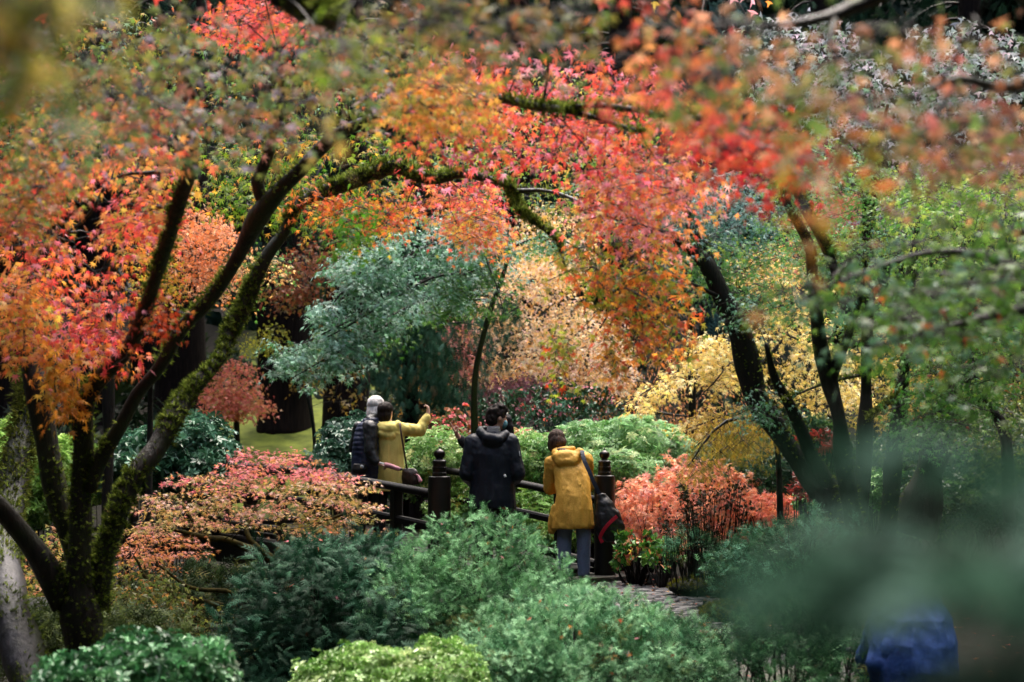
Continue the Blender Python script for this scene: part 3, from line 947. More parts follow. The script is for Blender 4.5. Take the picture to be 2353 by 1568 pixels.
T.addtw(T.near(anch2), (T.near(anch2) + anch2) / 2 + np.array([0, 0, .2]), anch2, .02, .006, 4, 3)
T.finish()

# ================================================================ background maples and other trees
ORANGE = [('#f7d8a4', 3), ('#f5cc88', 2), ('#fae8c8', 2), ('#efb870', 1), ('#f5d4c4', 1.4)]
YELLOW = [('#f3e08e', 3), ('#ecd070', 2), ('#f9eeba', 1.6), ('#d9c068', 1)]
CORAL = [('#e07a4e', 3), ('#d8633f', 2), ('#e89a6a', 1.4), ('#d5787a', 1), ('#c9582f', 1)]
def bgtree(name, label, cat, base, trunk, regions, bark='bark', leafmat='leaf', group=None, layers=(), **kw):
    """base: (x, depth) on the ground; trunk: list of limb paths in grid px"""
    q = at(base[0], 1000, base[1]); gz = float(zt(q[0], q[1]))
    T = Tree(name, label, cat, (q[0], q[1], gz), group, bark, leafmat)
    for i, pth in enumerate(trunk):
        if i == 0:
            p1 = at(*pth[0][:3]); r = pth[0][3] * .5 * pth[0][2] / F
            P = [(q[0], q[1], gz - .2, r * 1.5)] + [(*at(*p_[:3]), p_[3] * .5 * p_[2] / F) for p_ in pth]
            T.limb(P, 'trunk', world=True, step=.15, sides=9)
        else:
            T.limb(pth, 'branch', step=.12, sides=7)
    for r in regions: T.foliage(*r[0], **r[1])
    for l_ in layers: T.layer(*l_)
    return T.finish(**kw)

# golden-orange maple in the centre distance
bgtree('maple_tree', 'golden-orange maple glowing in the centre distance behind the bridge', 'maple', (1040, 27), [
    [(1052, 900, 27, 26), (1060, 800, 27, 20), (1120, 720, 26.5, 14), (1230, 640, 26, 8)], [(1060, 830, 27, 14), (1200, 760, 26, 9), (1330, 770, 25.6, 5)], [(1058, 800, 27, 14), (1180, 690, 26.5, 8), (1350, 690, 26, 4)], [(1060, 860, 27, 10), (1160, 820, 26, 7), (1290, 830, 25.5, 4)]],
    [(([(1090, 640), (1180, 600), (1260, 650), (1400, 740), (1450, 830), (1430, 890), (1300, 900), (1100, 860), (1080, 760)], (24.6, 27.6), 190, (.28, .55), 38, .058, ORANGE), dict(tmpl='maple3', droop=.5, twr=.008)),
     (([(1180, 600), (1240, 560), (1300, 590), (1330, 640), (1260, 660)], (25, 27), 40, (.3, .5), 40, .05, ORANGE + [('#e9c25a', 2)]), dict(tmpl='maple3')),
     (([(1180, 560), (1230, 470), (1330, 480), (1360, 560), (1320, 640)], (26, 28), 40, (.3, .5), 40, .05, ORANGE + [('#d9b55a', 2)]), dict(tmpl='maple3'))])
bgtree('maple_tree', 'pinkish maple beside the weeping cedar trunk', 'maple', (1010, 25.5), [[(1020, 900, 25.5, 14), (1040, 830, 25.5, 10), (1060, 760, 25.3, 6)]],
    [(([(1030, 740), (1080, 740), (1115, 800), (1110, 870), (1040, 860)], (24.6, 25.8), 40, (.2, .4), 34, .045, [('#d88f8a', 2), ('#e0a49a', 1), ('#cf7a60', 1)]), dict(tmpl='maple3')),
     (([(900, 800), (1020, 850), (1010, 960), (930, 960)], (25.2, 26.5), 40, (.2, .35), 20, .05, [('#c9994a', 2), ('#b0803c', 1), ('#8a7a3a', 1)]), dict(tmpl='maple3'))])
bgtree('shrub_tree', 'dusky mauve shrub behind the head of the navy-jacketed person', 'shrub', (1180, 25), [[(1180, 1000, 25, 8), (1175, 930, 25, 6)]],
    [(([(1080, 870), (1180, 850), (1270, 870), (1270, 930), (1120, 960), (1070, 920)], (24.3, 25.5), 60, (.2, .35), 26, .05, [('#8a5a66', 2), ('#a8707c', 1), ('#6d4a44', 1.5)]), dict(tmpl='maple3'))])
# cherry: bare dark twigs with thin orange leaves
bgtree('cherry_tree', 'half-bare cherry with dark twigs and scattered orange leaves', 'cherry', (1330, 26), [
    [(1335, 940, 26, 16), (1340, 880, 26, 14), (1355, 800, 26, 8), (1400, 720, 26, 4)], [(1338, 930, 26, 12), (1450, 940, 25.6, 9), (1560, 955, 25, 5), (1640, 960, 25, 3)], [(1340, 880, 26, 10), (1420, 860, 25.5, 7), (1490, 800, 25.4, 4), (1540, 700, 25.4, 3)], [(1420, 940, 25.6, 7), (1500, 990, 25.2, 5), (1620, 1010, 25, 3)], [(1420, 860, 25.5, 6), (1500, 880, 25, 4), (1590, 850, 25, 3)], [(1340, 900, 26, 8), (1310, 830, 26, 5), (1300, 760, 26, 3)]],
    [(([(1270, 760), (1420, 740), (1560, 760), (1660, 880), (1680, 1020), (1500, 1060), (1420, 960), (1280, 930)], (24.6, 26.6), 170, (.25, .5), 15, .055, [('#e0a070', 2), ('#e6b07a', 2), ('#d98a52', 1.5), ('#cf9a4e', 1)]), dict(tmpl='willow', droop=.8, down=1.0, spur=6, twr=.008)),
     (([(1440, 960), (1660, 930), (1690, 1040), (1480, 1060)], (24.8, 26), 70, (.25, .4), 22, .055, [('#e0a070', 2), ('#e6b07a', 2), ('#d98a52', 1.5)]), dict(tmpl='willow', droop=.8, down=1.0, spur=5))])
# yellow maples on the far right bank
bgtree('maple_tree', 'bright yellow maple with one long leafy branch reaching left over the bank', 'maple', (1800, 18.4), [
    [(1790, 1000, 18.2, 22), (1770, 900, 18, 18), (1750, 840, 17.8, 14), (1700, 800, 17.5, 9), (1650, 790, 17.2, 6)], [(1700, 800, 17.5, 8), (1600, 850, 17, 5), (1500, 910, 16.8, 3)], [(1750, 840, 17.8, 9), (1820, 740, 18, 6), (1790, 640, 18.2, 4)], [(1770, 920, 18, 8), (1680, 960, 17.6, 6), (1620, 1000, 17.4, 4)]],
    [(([(1590, 760), (1700, 740), (1730, 800), (1700, 880), (1620, 890), (1580, 830)], (16.8, 17.8), 38, (.16, .3), 18, .044, YELLOW), dict(tmpl='maple5')),
     (([(1740, 640), (1830, 590), (1880, 640), (1900, 780), (1980, 800), (1990, 920), (1880, 960), (1780, 900), (1720, 760)], (17.4, 19), 84, (.2, .36), 24, .046, YELLOW), dict(tmpl='maple5')),
     (([(1700, 560), (1800, 540), (1830, 600), (1760, 680), (1690, 640)], (17.8, 19), 46, (.22, .36), 28, .036, YELLOW + [('#d9963f', 2)]), dict(tmpl='maple5')),
     (([(1580, 950), (1690, 930), (1750, 960), (1760, 1020), (1680, 1030), (1640, 1010), (1590, 985)], (16.4, 17.4), 60, (.18, .3), 28, .034, [('#d9b94e', 2), ('#c4a440', 2), ('#e8cf78', 1)]), dict(tmpl='maple5', droop=.6))],
    layers=[([(1750, 850, 17.6), (1660, 785, 17), (1590, 830, 16.7), (1510, 885, 16.5), (1430, 930, 16.4)], 40, (.08, .17), 18, .052, YELLOW, 12, 14), ([(1750, 860, 17.6), (1690, 830, 17), (1640, 880, 16.8), (1590, 930, 16.7)], 22, (.08, .17), 16, .05, YELLOW, 12, 14),
            ([(1760, 900, 17.6), (1700, 945, 17), (1640, 965, 16.8), (1575, 990, 16.7)], 24, (.08, .18), 18, .05, YELLOW, 12, 12), ([(1790, 760, 17.8), (1850, 790, 17.4), (1930, 860, 17.2), (1985, 930, 17)], 24, (.1, .2), 18, .05, YELLOW, 14, 14)])
bgtree('laceleaf_maple', 'olive-yellow weeping maple bough trailing onto the orange dome', 'maple', (1790, 15.2), [
    [(1790, 1080, 15.2, 14), (1770, 990, 15, 10), (1700, 960, 14.8, 8), (1640, 990, 14.6, 6), (1590, 1060, 14.5, 3)]],
    [(([(1640, 960), (1740, 930), (1790, 960), (1760, 1020), (1690, 1020), (1640, 1060), (1600, 1090), (1575, 1075), (1600, 1020)], (14.4, 15.1), 90, (.1, .2), 22, .05, [('#a8922f', 2), ('#8f8430', 2), ('#c4aa48', 1), ('#6f7430', 1)]), dict(tmpl='frond', droop=1.2, down=1.4, up=.3))])
bgtree('maple_tree', 'second yellow maple behind the upright trunks on the far bank', 'maple', (2010, 21), [[(2010, 1000, 21, 18), (2000, 880, 21, 12), (1980, 760, 21, 7)]],
    [(([(1890, 760), (2000, 740), (2150, 780), (2180, 900), (2080, 980), (1960, 980), (1890, 900)], (20, 22), 90, (.25, .45), 26, .045, [('#cdb458', 2), ('#b9a148', 2), ('#a59a4a', 1), ('#8a9440', 1)]), dict(tmpl='maple3')),
     (([(2180, 700), (2353, 780), (2353, 1000), (2200, 960)], (20, 23), 60, (.25, .45), 26, .045, [('#a5974a', 2), ('#8a9440', 2), ('#6d8436', 1)]), dict(tmpl='maple3'))])
bgtree('maple_tree', 'small pinkish coral maple crown glimpsed between the dark fork and upright trunk', 'maple', (1905, 25), [[(1905, 800, 25, 14), (1905, 600, 25, 10), (1910, 520, 25, 6)]],
    [(([(1840, 470), (1900, 440), (1975, 450), (1985, 500), (1900, 515), (1840, 505)], (24, 25.5), 50, (.25, .4), 30, .05, [('#d88a80', 2), ('#e0a090', 1), ('#cf6a58', 1.5)]), dict(tmpl='maple3')),
     (([(1760, 560), (1830, 540), (1850, 620), (1770, 640)], (24, 26), 30, (.25, .4), 24, .05, [('#d8907a', 2), ('#cf8a58', 1.5), ('#d8b08a', 1)]), dict(tmpl='maple3'))])
bgtree('plum_tree', 'pale lilac-grey tree in the upper right distance', 'tree', (2200, 24), [[(2200, 900, 24, 22), (2190, 600, 24, 16), (2180, 400, 24, 8)]],
    [(([(2000, 480), (2060, 380), (2150, 330), (2353, 260), (2353, 470), (2200, 500), (2080, 520)], (23, 25.5), 100, (.3, .5), 26, .066, [('#b4a4b4', 2), ('#9a94a4', 2), ('#8a9488', 1), ('#c4aab0', 1)]), dict(tmpl='maple3')),
     (([(1700, 60), (1850, 20), (2000, 120), (2180, 40), (2353, 60), (2353, 260), (2200, 300), (2000, 330), (1800, 260)], (23, 26), 150, (.35, .6), 22, .078, [('#a8b0b4', 2), ('#8a9a94', 2), ('#76907a', 1.5), ('#b8aab4', 1)]), dict(tmpl='maple3'))])
bgtree('maple_tree', 'soft coral-pink maple on the moss lawn by the conifer trunks', 'maple', (545, 30.5), [[(543, 950, 30.5, 12), (540, 910, 30.5, 9), (530, 870, 30.3, 5)], [(543, 935, 30.5, 7), (570, 890, 30.4, 4)]],
    [(([(500, 860), (540, 826), (580, 850), (600, 900), (605, 940), (560, 952), (490, 950), (480, 900)], (29.6, 31), 90, (.25, .45), 26, .06, [('#d9806a', 2), ('#cf6f62', 1.5), ('#c98a58', 1.5), ('#b08a4a', .8)]), dict(tmpl='maple3'))])
bgtree('maple_tree', 'dim russet maple hanging in front of the massive conifer trunk', 'maple', (720, 27.5), [[(722, 1000, 27.5, 9), (700, 860, 27.5, 8), (720, 700, 27.3, 6), (700, 600, 27.2, 4)]],
    [(([(600, 700), (640, 640), (700, 540), (790, 520), (800, 620), (720, 680), (640, 720)], (26.6, 28), 80, (.25, .45), 20, .06, [('#8a4a2e', 2), ('#a0603a', 1), ('#6d5a2c', 1.5), ('#9a7a3a', 1)]), dict(tmpl='maple3')),
     (([(560, 780), (640, 740), (650, 790), (580, 800)], (26.8, 27.6), 16, (.2, .35), 20, .05, [('#b5b03a', 1), ('#8f9430', 1)]), dict(tmpl='maple3')),
     (([(690, 760), (850, 720), (850, 900), (760, 940), (700, 880)], (27, 28.5), 34, (.2, .4), 14, .06, [('#8a702c', 2), ('#a5863a', 1.5), ('#5d5a26', 1)]), dict(tmpl='maple3', droop=1.0, down=1.2))])
bgtree('maple_tree', 'brilliant pale orange maple crown glowing behind the mossy limbs', 'maple', (345, 16.8), [[(345, 960, 16.8, 14), (350, 860, 16.7, 12), (400, 740, 16.6, 9), (455, 620, 16.5, 6)], [(420, 700, 16.6, 7), (520, 640, 16.4, 4)]],
    [(([(420, 480), (490, 470), (530, 560), (540, 640), (500, 680), (430, 640), (400, 560)], (16, 17), 90, (.16, .3), 26, .036, [('#f0a070', 2), ('#ef9a58', 2), ('#f4c09a', 1.2), ('#e07a3e', 1)]), dict(tmpl='maple5')),
     (([(540, 560), (640, 580), (660, 640), (600, 660), (540, 700), (520, 640)], (15.6, 16.6), 30, (.12, .22), 20, .034, [('#5d8a3a', 2), ('#eab068', 1.5), ('#f0c890', 1), ('#6f9a5a', 1)]), dict(tmpl='maple5')),
     (([(300, 560), (420, 600), (430, 700), (330, 720)], (15.8, 16.8), 40, (.15, .26), 22, .034, [('#d9a83e', 2), ('#b5b03a', 1.5), ('#e07a3e', 1)]), dict(tmpl='maple5'))])

bgtree('maple_tree', 'yellow-green maple crown seen through gaps in the red canopy', 'maple', (1590, 21.6), [[(1590, 900, 21.5, 18), (1580, 700, 21, 15), (1520, 560, 20.5, 11), (1400, 400, 20, 6)], [(1520, 560, 20.4, 9), (1450, 400, 19.8, 5)], [(1420, 430, 20, 7), (1180, 330, 19.5, 4)]],
    [(([(950, 330), (1050, 220), (1300, 160), (1500, 200), (1640, 330), (1560, 470), (1400, 540), (1200, 500), (1000, 470)], (18.6, 21), 150, (.25, .45), 22, .05, [('#7f9a3c', 2), ('#a5b04a', 2), ('#5f8a3c', 2), ('#d0b858', 1), ('#8aa890', .8)]), dict(tmpl='maple3'))])
bgtree('maple_tree', 'olive and amber maple crown behind the upper left boughs', 'maple', (250, 15.5), [[(250, 900, 15.5, 26), (245, 700, 15.4, 20), (260, 480, 15.2, 14), (300, 300, 15, 8)], [(260, 480, 15.2, 9), (120, 330, 15, 5)], [(260, 460, 15.2, 8), (460, 240, 15, 5)]],
    [(([(0, 60), (250, 30), (520, 40), (800, 60), (860, 220), (640, 300), (420, 350), (150, 420), (0, 430)], (14, 16.4), 170, (.2, .38), 20, .044, [('#84943e', 2.4), ('#648a3c', 3), ('#b8943e', 1), ('#c07044', .8), ('#7a9a84', 1.4), ('#d4686a', .6)]), dict(tmpl='maple5'))])

# green cascade maple, the sharpest crown in the middle
GREENB = [('#5c9468', 3), ('#6fa67e', 2), ('#4a8050', 2), ('#94bcaa', 1.4), ('#4a8038', 1)]
GREENY = [('#5a9030', 2), ('#4a802c', 2), ('#74a83c', 1.2), ('#3a6a2c', 1)]
q = at(1085, 1000, 20.4)
T = Tree('maple_tree', 'blue-green maple cascading in layers above the people on the bridge', 'maple', (q[0], q[1], float(zt(q[0], q[1]))), None, 'bark', 'green')
T.limb([(1094, 1040, 20.3, 22), (1090, 960, 20.2, 17), (1094, 850, 19.8, 14), (1125, 720, 19, 12), (1160, 620, 18.2, 11), (1170, 560, 17.8, 9)], 'trunk')
CASC = GREENB + [('#9cc4b0', 4), ('#b8d4c6', 2.4)]
T.layer([(1170, 560, 17.8), (1060, 500, 17), (960, 510, 16.6), (850, 570, 16.3), (775, 650, 16.1)], 60, (.12, .26), 30, .045, CASC)
T.layer([(1160, 600, 18), (1040, 555, 17), (930, 590, 16.5), (820, 650, 16.2), (720, 735, 16)], 56, (.12, .24), 30, .045, CASC)
T.layer([(1140, 640, 18.2), (1020, 630, 17), (900, 690, 16.4), (780, 760, 16.1), (660, 815, 15.9), (585, 850, 15.8)], 66, (.10, .22), 30, .045, CASC)
T.layer([(1120, 680, 18.4), (1000, 680, 17.2), (880, 740, 16.6), (800, 800, 16.4), (690, 865, 16.2)], 40, (.10, .2), 28, .045, CASC)
T.layer([(920, 680, 16.6), (830, 725, 16.3), (740, 770, 16), (660, 805, 15.8), (610, 840, 15.7)], 40, (.09, .18), 26, .047, CASC)
T.layer([(900, 740, 16.6), (820, 785, 16.3), (740, 830, 16.1), (670, 870, 15.9)], 30, (.09, .17), 24, .047, CASC)
T.layer([(930, 560, 16.5), (850, 610, 16.2), (780, 680, 16), (740, 730, 15.9)], 30, (.09, .18), 26, .047, CASC)
T.layer([(1120, 690, 18.5), (1040, 690, 17.8), (960, 730, 17.3), (890, 800, 17)], 22, (.12, .22), 22, .043, GREENY)
T.layer([(1150, 640, 18.2), (1110, 620, 17.6), (1040, 650, 17.2), (990, 700, 17)], 24, (.14, .26), 22, .043, GREENY)
T.layer([(1165, 580, 17.9), (1120, 590, 17.4), (1140, 650, 17.1), (1160, 720, 17)], 18, (.12, .22), 20, .043, GREENY)
T.layer([(1170, 570, 17.8), (1250, 545, 17.4), (1310, 560, 17), (1340, 600, 16.9)], 22, (.12, .22), 20, .043, GREENB + GREENY)
T.finish()

# ================================================================ right bank maples with dark trunks
RB = [('#629a48', 2), ('#74aa5a', 2), ('#80b08c', 1), ('#4a8036', 1), ('#a4b850', .6)]
q = at(1940, 1240, 13.4)
T = Tree('maple_tree', 'leaning dark maple trunk with green crown on the right bank', 'maple', (q[0], q[1], float(zt(q[0], q[1]))), None, 'bark', 'green')
T.limb([(1955, 1290, 13.4, 120), (1935, 1190, 13.4, 95), (1870, 1100, 13.4, 74), (1790, 990, 13.5, 66), (1740, 920, 13.5, 62), (1722, 850, 13.5, 64), (1700, 760, 13.5, 58), (1660, 680, 13.5, 56), (1625, 610, 13.5, 48), (1585, 570, 13.5, 34), (1530, 540, 13.5, 24), (1470, 520, 13.5, 12)], 'trunk', moss=1500, slim=.82)
T.limb([(1650, 660, 13.5, 40), (1610, 560, 13.6, 30), (1580, 490, 13.7, 22), (1590, 400, 13.8, 12)], 'branch', moss=500)
T.limb([(1925, 1160, 13.4, 46), (1870, 1060, 13.3, 34), (1820, 940, 13.2, 30), (1780, 870, 13.1, 18), (1760, 790, 13, 10)], 'branch', moss=300)
T.limb([(1670, 690, 13.5, 14), (1560, 640, 13.2, 7), (1500, 620, 13, 4)], 'branch', sides=7)
T.foliage([(1500, 480), (1560, 400), (1660, 380), (1750, 420), (1760, 520), (1700, 560), (1560, 560)], (13.5, 15.4), 100, (.2, .38), 30, .038, [('#4f7a74', 2), ('#6a948e', 2), ('#3c6a50', 1.5), ('#86a8a4', 1)], droop=.5, thick=.03)
T.foliage([(1520, 540), (1660, 540), (1820, 580), (1800, 680), (1700, 700), (1560, 620)], (13.5, 15), 70, (.18, .34), 24, .038, RB, droop=.5)
T.foliage([(1760, 480), (1900, 480), (1960, 560), (1900, 640), (1800, 600)], (13.4, 15), 44, (.2, .34), 22, .038, RB)
T.foliage([(1640, 690), (1760, 660), (1740, 750), (1660, 740)], (13, 13.4), 16, (.1, .2), 16, .032, GREENB)
T.foliage([(1730, 880), (1800, 900), (1790, 960), (1700, 960)], (13, 13.3), 18, (.12, .22), 16, .032, GREENB)
T.finish()
def upright(label, limbs, fol, base):
    q = at(*base); T = Tree('maple_tree', label, 'maple', (q[0], q[1], float(zt(q[0], q[1]))), 'upright maples on the right bank', 'bark', 'green')
    for i, l in enumerate(limbs): T.limb(l, 'trunk' if i == 0 else 'branch', moss=500, slim=.82)
    for f in fol: T.foliage(*f[0], **f[1])
    T.finish()
upright('dark maple trunk forking in a wide Y on the right bank', [
    [(1975, 1280, 12.6, 70), (1950, 1130, 12.6, 56), (1930, 980, 12.6, 50), (1905, 880, 12.6, 52), (1882, 780, 12.5, 38), (1868, 640, 12.4, 32), (1858, 560, 12.3, 28), (1810, 470, 12.2, 26), (1795, 400, 12, 22), (1780, 300, 11.8, 12)],
    [(1905, 880, 12.6, 34), (1945, 780, 12.4, 26), (1975, 690, 12.2, 14), (1990, 600, 12, 8)],
    [(1930, 660, 11.4, 20), (1895, 560, 11.4, 30), (1850, 480, 11.4, 26), (1820, 420, 11.4, 16)]],
    [(([(1760, 300), (1860, 330), (1980, 330), (1990, 440), (1860, 460), (1780, 400)], (11.6, 13.4), 70, (.2, .36), 28, .034, RB + [('#7f9a4a', 1)]), {}),
     (([(1880, 540), (1990, 560), (1990, 640), (1900, 640)], (11.8, 13), 30, (.15, .3), 26, .034, RB), {})], (1975, 1280, 12.6))
upright('straight upright maple trunk right of the Y-shaped one', [
    [(1965, 1290, 13.6, 62), (1978, 1150, 13.6, 46), (1988, 1000, 13.6, 40), (1992, 860, 13.6, 34), (1995, 700, 13.5, 32), (1993, 560, 13.4, 34), (1985, 440, 13.3, 26), (1940, 380, 13, 18), (1915, 340, 12.8, 10)],
    [(1990, 860, 13.6, 12), (1900, 880, 13.2, 8), (1800, 920, 13, 4)], [(1990, 560, 13.4, 16), (2010, 450, 13.2, 20), (2020, 340, 13, 14), (2040, 240, 12.8, 8)]],
    [(([(1960, 420), (2060, 380), (2160, 420), (2160, 560), (2040, 600), (1960, 560)], (12.4, 14.4), 80, (.2, .36), 28, .034, RB + [('#86a844', 2), ('#a5b84a', 1)]), {})], (1965, 1290, 13.6))
upright('rightmost upright maple trunk half hidden by blurred green boughs', [
    [(2030, 1290, 12.0, 64), (2045, 1160, 12, 54), (2058, 1020, 12, 46), (2072, 900, 12, 40), (2085, 780, 12, 36), (2090, 660, 12, 28), (2110, 500, 12, 16)],
    [(2080, 800, 12, 16), (2150, 860, 11.6, 12), (2230, 930, 11.2, 6)], [(2075, 900, 12, 12), (2000, 960, 11.8, 6)]],
    [(([(2080, 420), (2250, 360), (2353, 420), (2353, 600), (2200, 640), (2080, 560)], (10.6, 12.6), 110, (.2, .36), 26, .036, [('#86b046', 2), ('#a0c254', 2), ('#5f9440', 2), ('#c0d060', 1)]), {}),
     (([(2100, 640), (2353, 620), (2353, 860), (2240, 960), (2120, 860)], (10.4, 12.6), 150, (.2, .36), 26, .036, [('#5f9440', 2), ('#4a8034', 2), ('#86b046', 1.4), ('#6f9f7a', .8), ('#b0502a', .15)]), {}),
     (([(2080, 900), (2180, 860), (2240, 960), (2160, 1040), (2080, 1000)], (10.6, 12), 50, (.18, .32), 26, .036, [('#4f8a34', 2), ('#5f9a3a', 1), ('#3c6a2a', 1)]), {})], (2030, 1290, 12.0))
q = at(2150, 1200, 15)
T = Tree('maple_tree', 'thick leaning trunk in the shade at the right', 'maple', (q[0], q[1], float(zt(q[0], q[1]))), None, 'bark', 'green')
T.limb([(2100, 1230, 15, 100), (2150, 1030, 15, 80), (2200, 880, 15, 60), (2260, 640, 15, 40)], 'trunk', moss=300)
T.limb([(2320, 1200, 13, 30), (2310, 1000, 13, 26), (2270, 930, 13, 20), (2240, 860, 13, 10)], 'branch')
T.foliage([(2200, 900), (2353, 880), (2353, 1060), (2260, 1080)], (13, 15), 50, (.2, .34), 26, .036, [('#5f7a34', 2), ('#3c5a24', 2), ('#7a8a3a', 1)])
T.foliage([(1780, 700), (2000, 640), (2100, 700), (2050, 780), (1850, 760)], (13.6, 15), 40, (.18, .3), 20, .034, RB)
T.finish()
# blurred near green maple boughs at the right
q = at(2600, 1400, 5.5)
T = Tree('maple_tree', 'blurred near maple bough of dark green leaves crossing the right side', 'maple', (q[0], q[1], float(zt(q[0], q[1]))), None, 'bark', 'green')
T.limb([(2640, 1500, 5.6, 160), (2560, 900, 5.6, 110), (2450, 700, 5.5, 50), (2290, 600, 5.4, 20), (2150, 580, 5.3, 12), (2000, 620, 5.1, 8), (1850, 680, 5, 4)], 'trunk')
T.limb([(2450, 700, 5.5, 40), (2300, 720, 5.2, 22), (2150, 760, 5, 12), (1990, 800, 4.9, 6)], 'branch')
GR = [('#5f8a34', 2), ('#4d7a30', 2), ('#7aa046', 1.2), ('#5f8a6a', 1), ('#a04a22', .15), ('#d0722a', .12)]
T.foliage([(1720, 640), (1850, 600), (2000, 560), (2130, 540), (2250, 560), (2300, 640), (2180, 720), (2000, 740), (1850, 720)], (4.6, 5.8), 34, (.12, .22), 11, .036, GR)
T.foliage([(1980, 700), (2150, 680), (2340, 700), (2353, 900), (2200, 860), (2050, 800)], (4.6, 5.8), 30, (.12, .22), 11, .036, GR)
T.foliage([(2250, 480), (2353, 470), (2353, 700), (2260, 640)], (4.8, 5.8), 16, (.12, .22), 11, .036, GR)
T.finish()

# ================================================================ the big mossy maple, left
RED = [('#e0584a', 3), ('#d4464a', 2), ('#e8764e', 2.4), ('#e4788a', 1.8), ('#c03a36', .8), ('#e89a56', 1.4), ('#eca8b4', .7)]
REDOR = [('#e8804e', 3), ('#e06a4e', 2), ('#eaa254', 2), ('#d4564a', 1), ('#e4c05a', 1), ('#e8a89c', 1.4)]
ORY = [('#e59a4a', 3), ('#e4b04e', 2), ('#e2824a', 1.5), ('#d6c050', 1.2), ('#b0ac48', 1)]
DUSK = [('#8a7440', 2), ('#7c8440', 3), ('#947050', 1.6), ('#64804c', 2.4), ('#a46e5e', .8), ('#8e8490', 1), ('#b0703e', .8)]
LIME = [('#6f8f26', 2), ('#8aa03a', 1.5), ('#4f7a22', 2), ('#c9b03e', .8), ('#d99a3a', .8)]
q = at(200, 1640, 10)
T = Tree('maple_tree', 'large multi-stemmed maple furred with moss, red and orange leaves overhead', 'maple', (q[0], q[1], float(zt(q[0], q[1])) - .2), None, 'bark_moss', 'leaf')
MT = T
T.limb([(205, 1760, 10, 110), (205, 1640, 10, 92), (200, 1568, 10, 84), (190, 1470, 10, 92), (180, 1400, 10, 106), (183, 1340, 10, 84), (183, 1250, 10, 66), (184, 1150, 10, 60), (192, 1040, 10, 58), (188, 957, 9.95, 58), (206, 898, 9.9, 56), (244, 852, 9.8, 46), (293, 800, 9.7, 44), (330, 722, 9.5, 44), (360, 634, 9.3, 42), (388, 550, 9.1, 42), (412, 465, 8.9, 44), (438, 390, 8.7, 50), (434, 330, 8.5, 40), (450, 250, 8.3, 28), (420, 150, 8, 18), (430, 20, 7.7, 12)], 'trunk', moss=5200, bump=.12, mossall=.38, slim=.84)
T.limb([(150, 1390, 10, 60), (110, 1310, 9.95, 54), (60, 1240, 9.9, 46), (0, 1168, 9.8, 42), (-80, 1090, 9.6, 36), (-160, 900, 9.4, 26)], 'branch', moss=1600)
T.limb([(170, 1310, 10.05, 50), (158, 1250, 10.1, 50), (130, 1130, 10.15, 54), (103, 993, 10.2, 58), (84, 883, 10.25, 56), (70, 803, 10.3, 50), (64, 740, 10.3, 44), (80, 640, 10.3, 32), (120, 520, 10.2, 22), (150, 380, 10, 14), (140, 240, 9.8, 8)], 'branch', moss=1800, bump=.14, slim=.9)
T.limb([(205, 1130, 10, 44), (228, 1062, 10, 44), (278, 975, 10, 40), (315, 905, 10, 40), (366, 847, 9.95, 40), (421, 751, 9.9, 36), (460, 713, 9.85, 36), (513, 645, 9.8, 34), (557, 565, 9.7, 38), (592, 498, 9.6, 52), (640, 440, 9.5, 38), (690, 392, 9.4, 34), (735, 345, 9.3, 32), (790, 302, 9.1, 30), (895, 262, 8.8, 26), (1010, 235, 8.4, 24), (1139, 226, 8.0, 26), (1223, 244, 7.8, 24), (1310, 256, 7.6, 20), (1390, 278, 7.5, 14), (1472, 304, 7.4, 8)], 'branch', moss=3800, bump=.12, mossall=.36, slim=.86)
T.limb([(1300, 256, 7.6, 16), (1352, 242, 7.5, 15), (1461, 253, 7.3, 14), (1549, 271, 7.1, 13), (1622, 271, 7, 16), (1688, 289, 6.9, 14), (1735, 304, 6.8, 11), (1790, 285, 6.7, 8), (1850, 262, 6.6, 4)], 'branch', moss=900)
T.limb([(1655, 272, 7, 10), (1680, 235, 6.9, 9), (1708, 200, 6.8, 7), (1720, 150, 6.7, 4)], 'branch', moss=100, sides=7)
T.limb([(1245, 244, 7.8, 8), (1258, 180, 7.6, 7), (1260, 100, 7.4, 4)], 'branch', sides=7)
T.limb([(590, 500, 9.6, 38), (606, 470, 9.6, 34), (592, 420, 9.55, 30), (612, 370, 9.5, 26), (628, 315, 9.4, 22), (650, 220, 9.2, 14), (640, 120, 9, 8)], 'branch', moss=900)
T.limb([(225, 1400, 10.1, 62), (232, 1320, 10.1, 64), (250, 1250, 10.15, 62), (275, 1170, 10.2, 60), (310, 1095, 10.3, 58), (360, 1030, 10.4, 56), (395, 970, 10.5, 62), (420, 925, 10.6, 58), (455, 880, 10.7, 52), (490, 845, 10.8, 48), (515, 808, 10.9, 46), (530, 762, 11, 48), (563, 700, 11, 44), (585, 645, 11, 34), (616, 583, 11, 30), (652, 535, 11, 30), (678, 480, 11, 34), (720, 450, 11, 38), (790, 424, 11, 38), (850, 404, 11, 36), (910, 384, 11, 34), (965, 408, 10.9, 34), (1010, 412, 10.8, 34), (1066, 400, 10.7, 30), (1120, 412, 10.6, 20), (1165, 425, 10.5, 18), (1180, 450, 10.5, 18), (1196, 486, 10.4, 17), (1242, 520, 10.3, 14), (1280, 552, 10.2, 11), (1300, 620, 10.1, 6)], 'branch', moss=7600, bump=.13, mosslen=.022, mossall=.58, slim=.82)
T.limb([(390, 394, 8.8, 12), (330, 398, 8.9, 9), (285, 402, 9, 9), (240, 432, 9.1, 8), (215, 480, 9.2, 8), (170, 525, 9.3, 7), (110, 552, 9.4, 6), (55, 582, 9.5, 4)], 'branch', sides=7, bump=.04)
T.limb([(400, 470, 8.9, 16), (350, 480, 9.2, 9), (300, 500, 9.4, 6)], 'branch', sides=7)
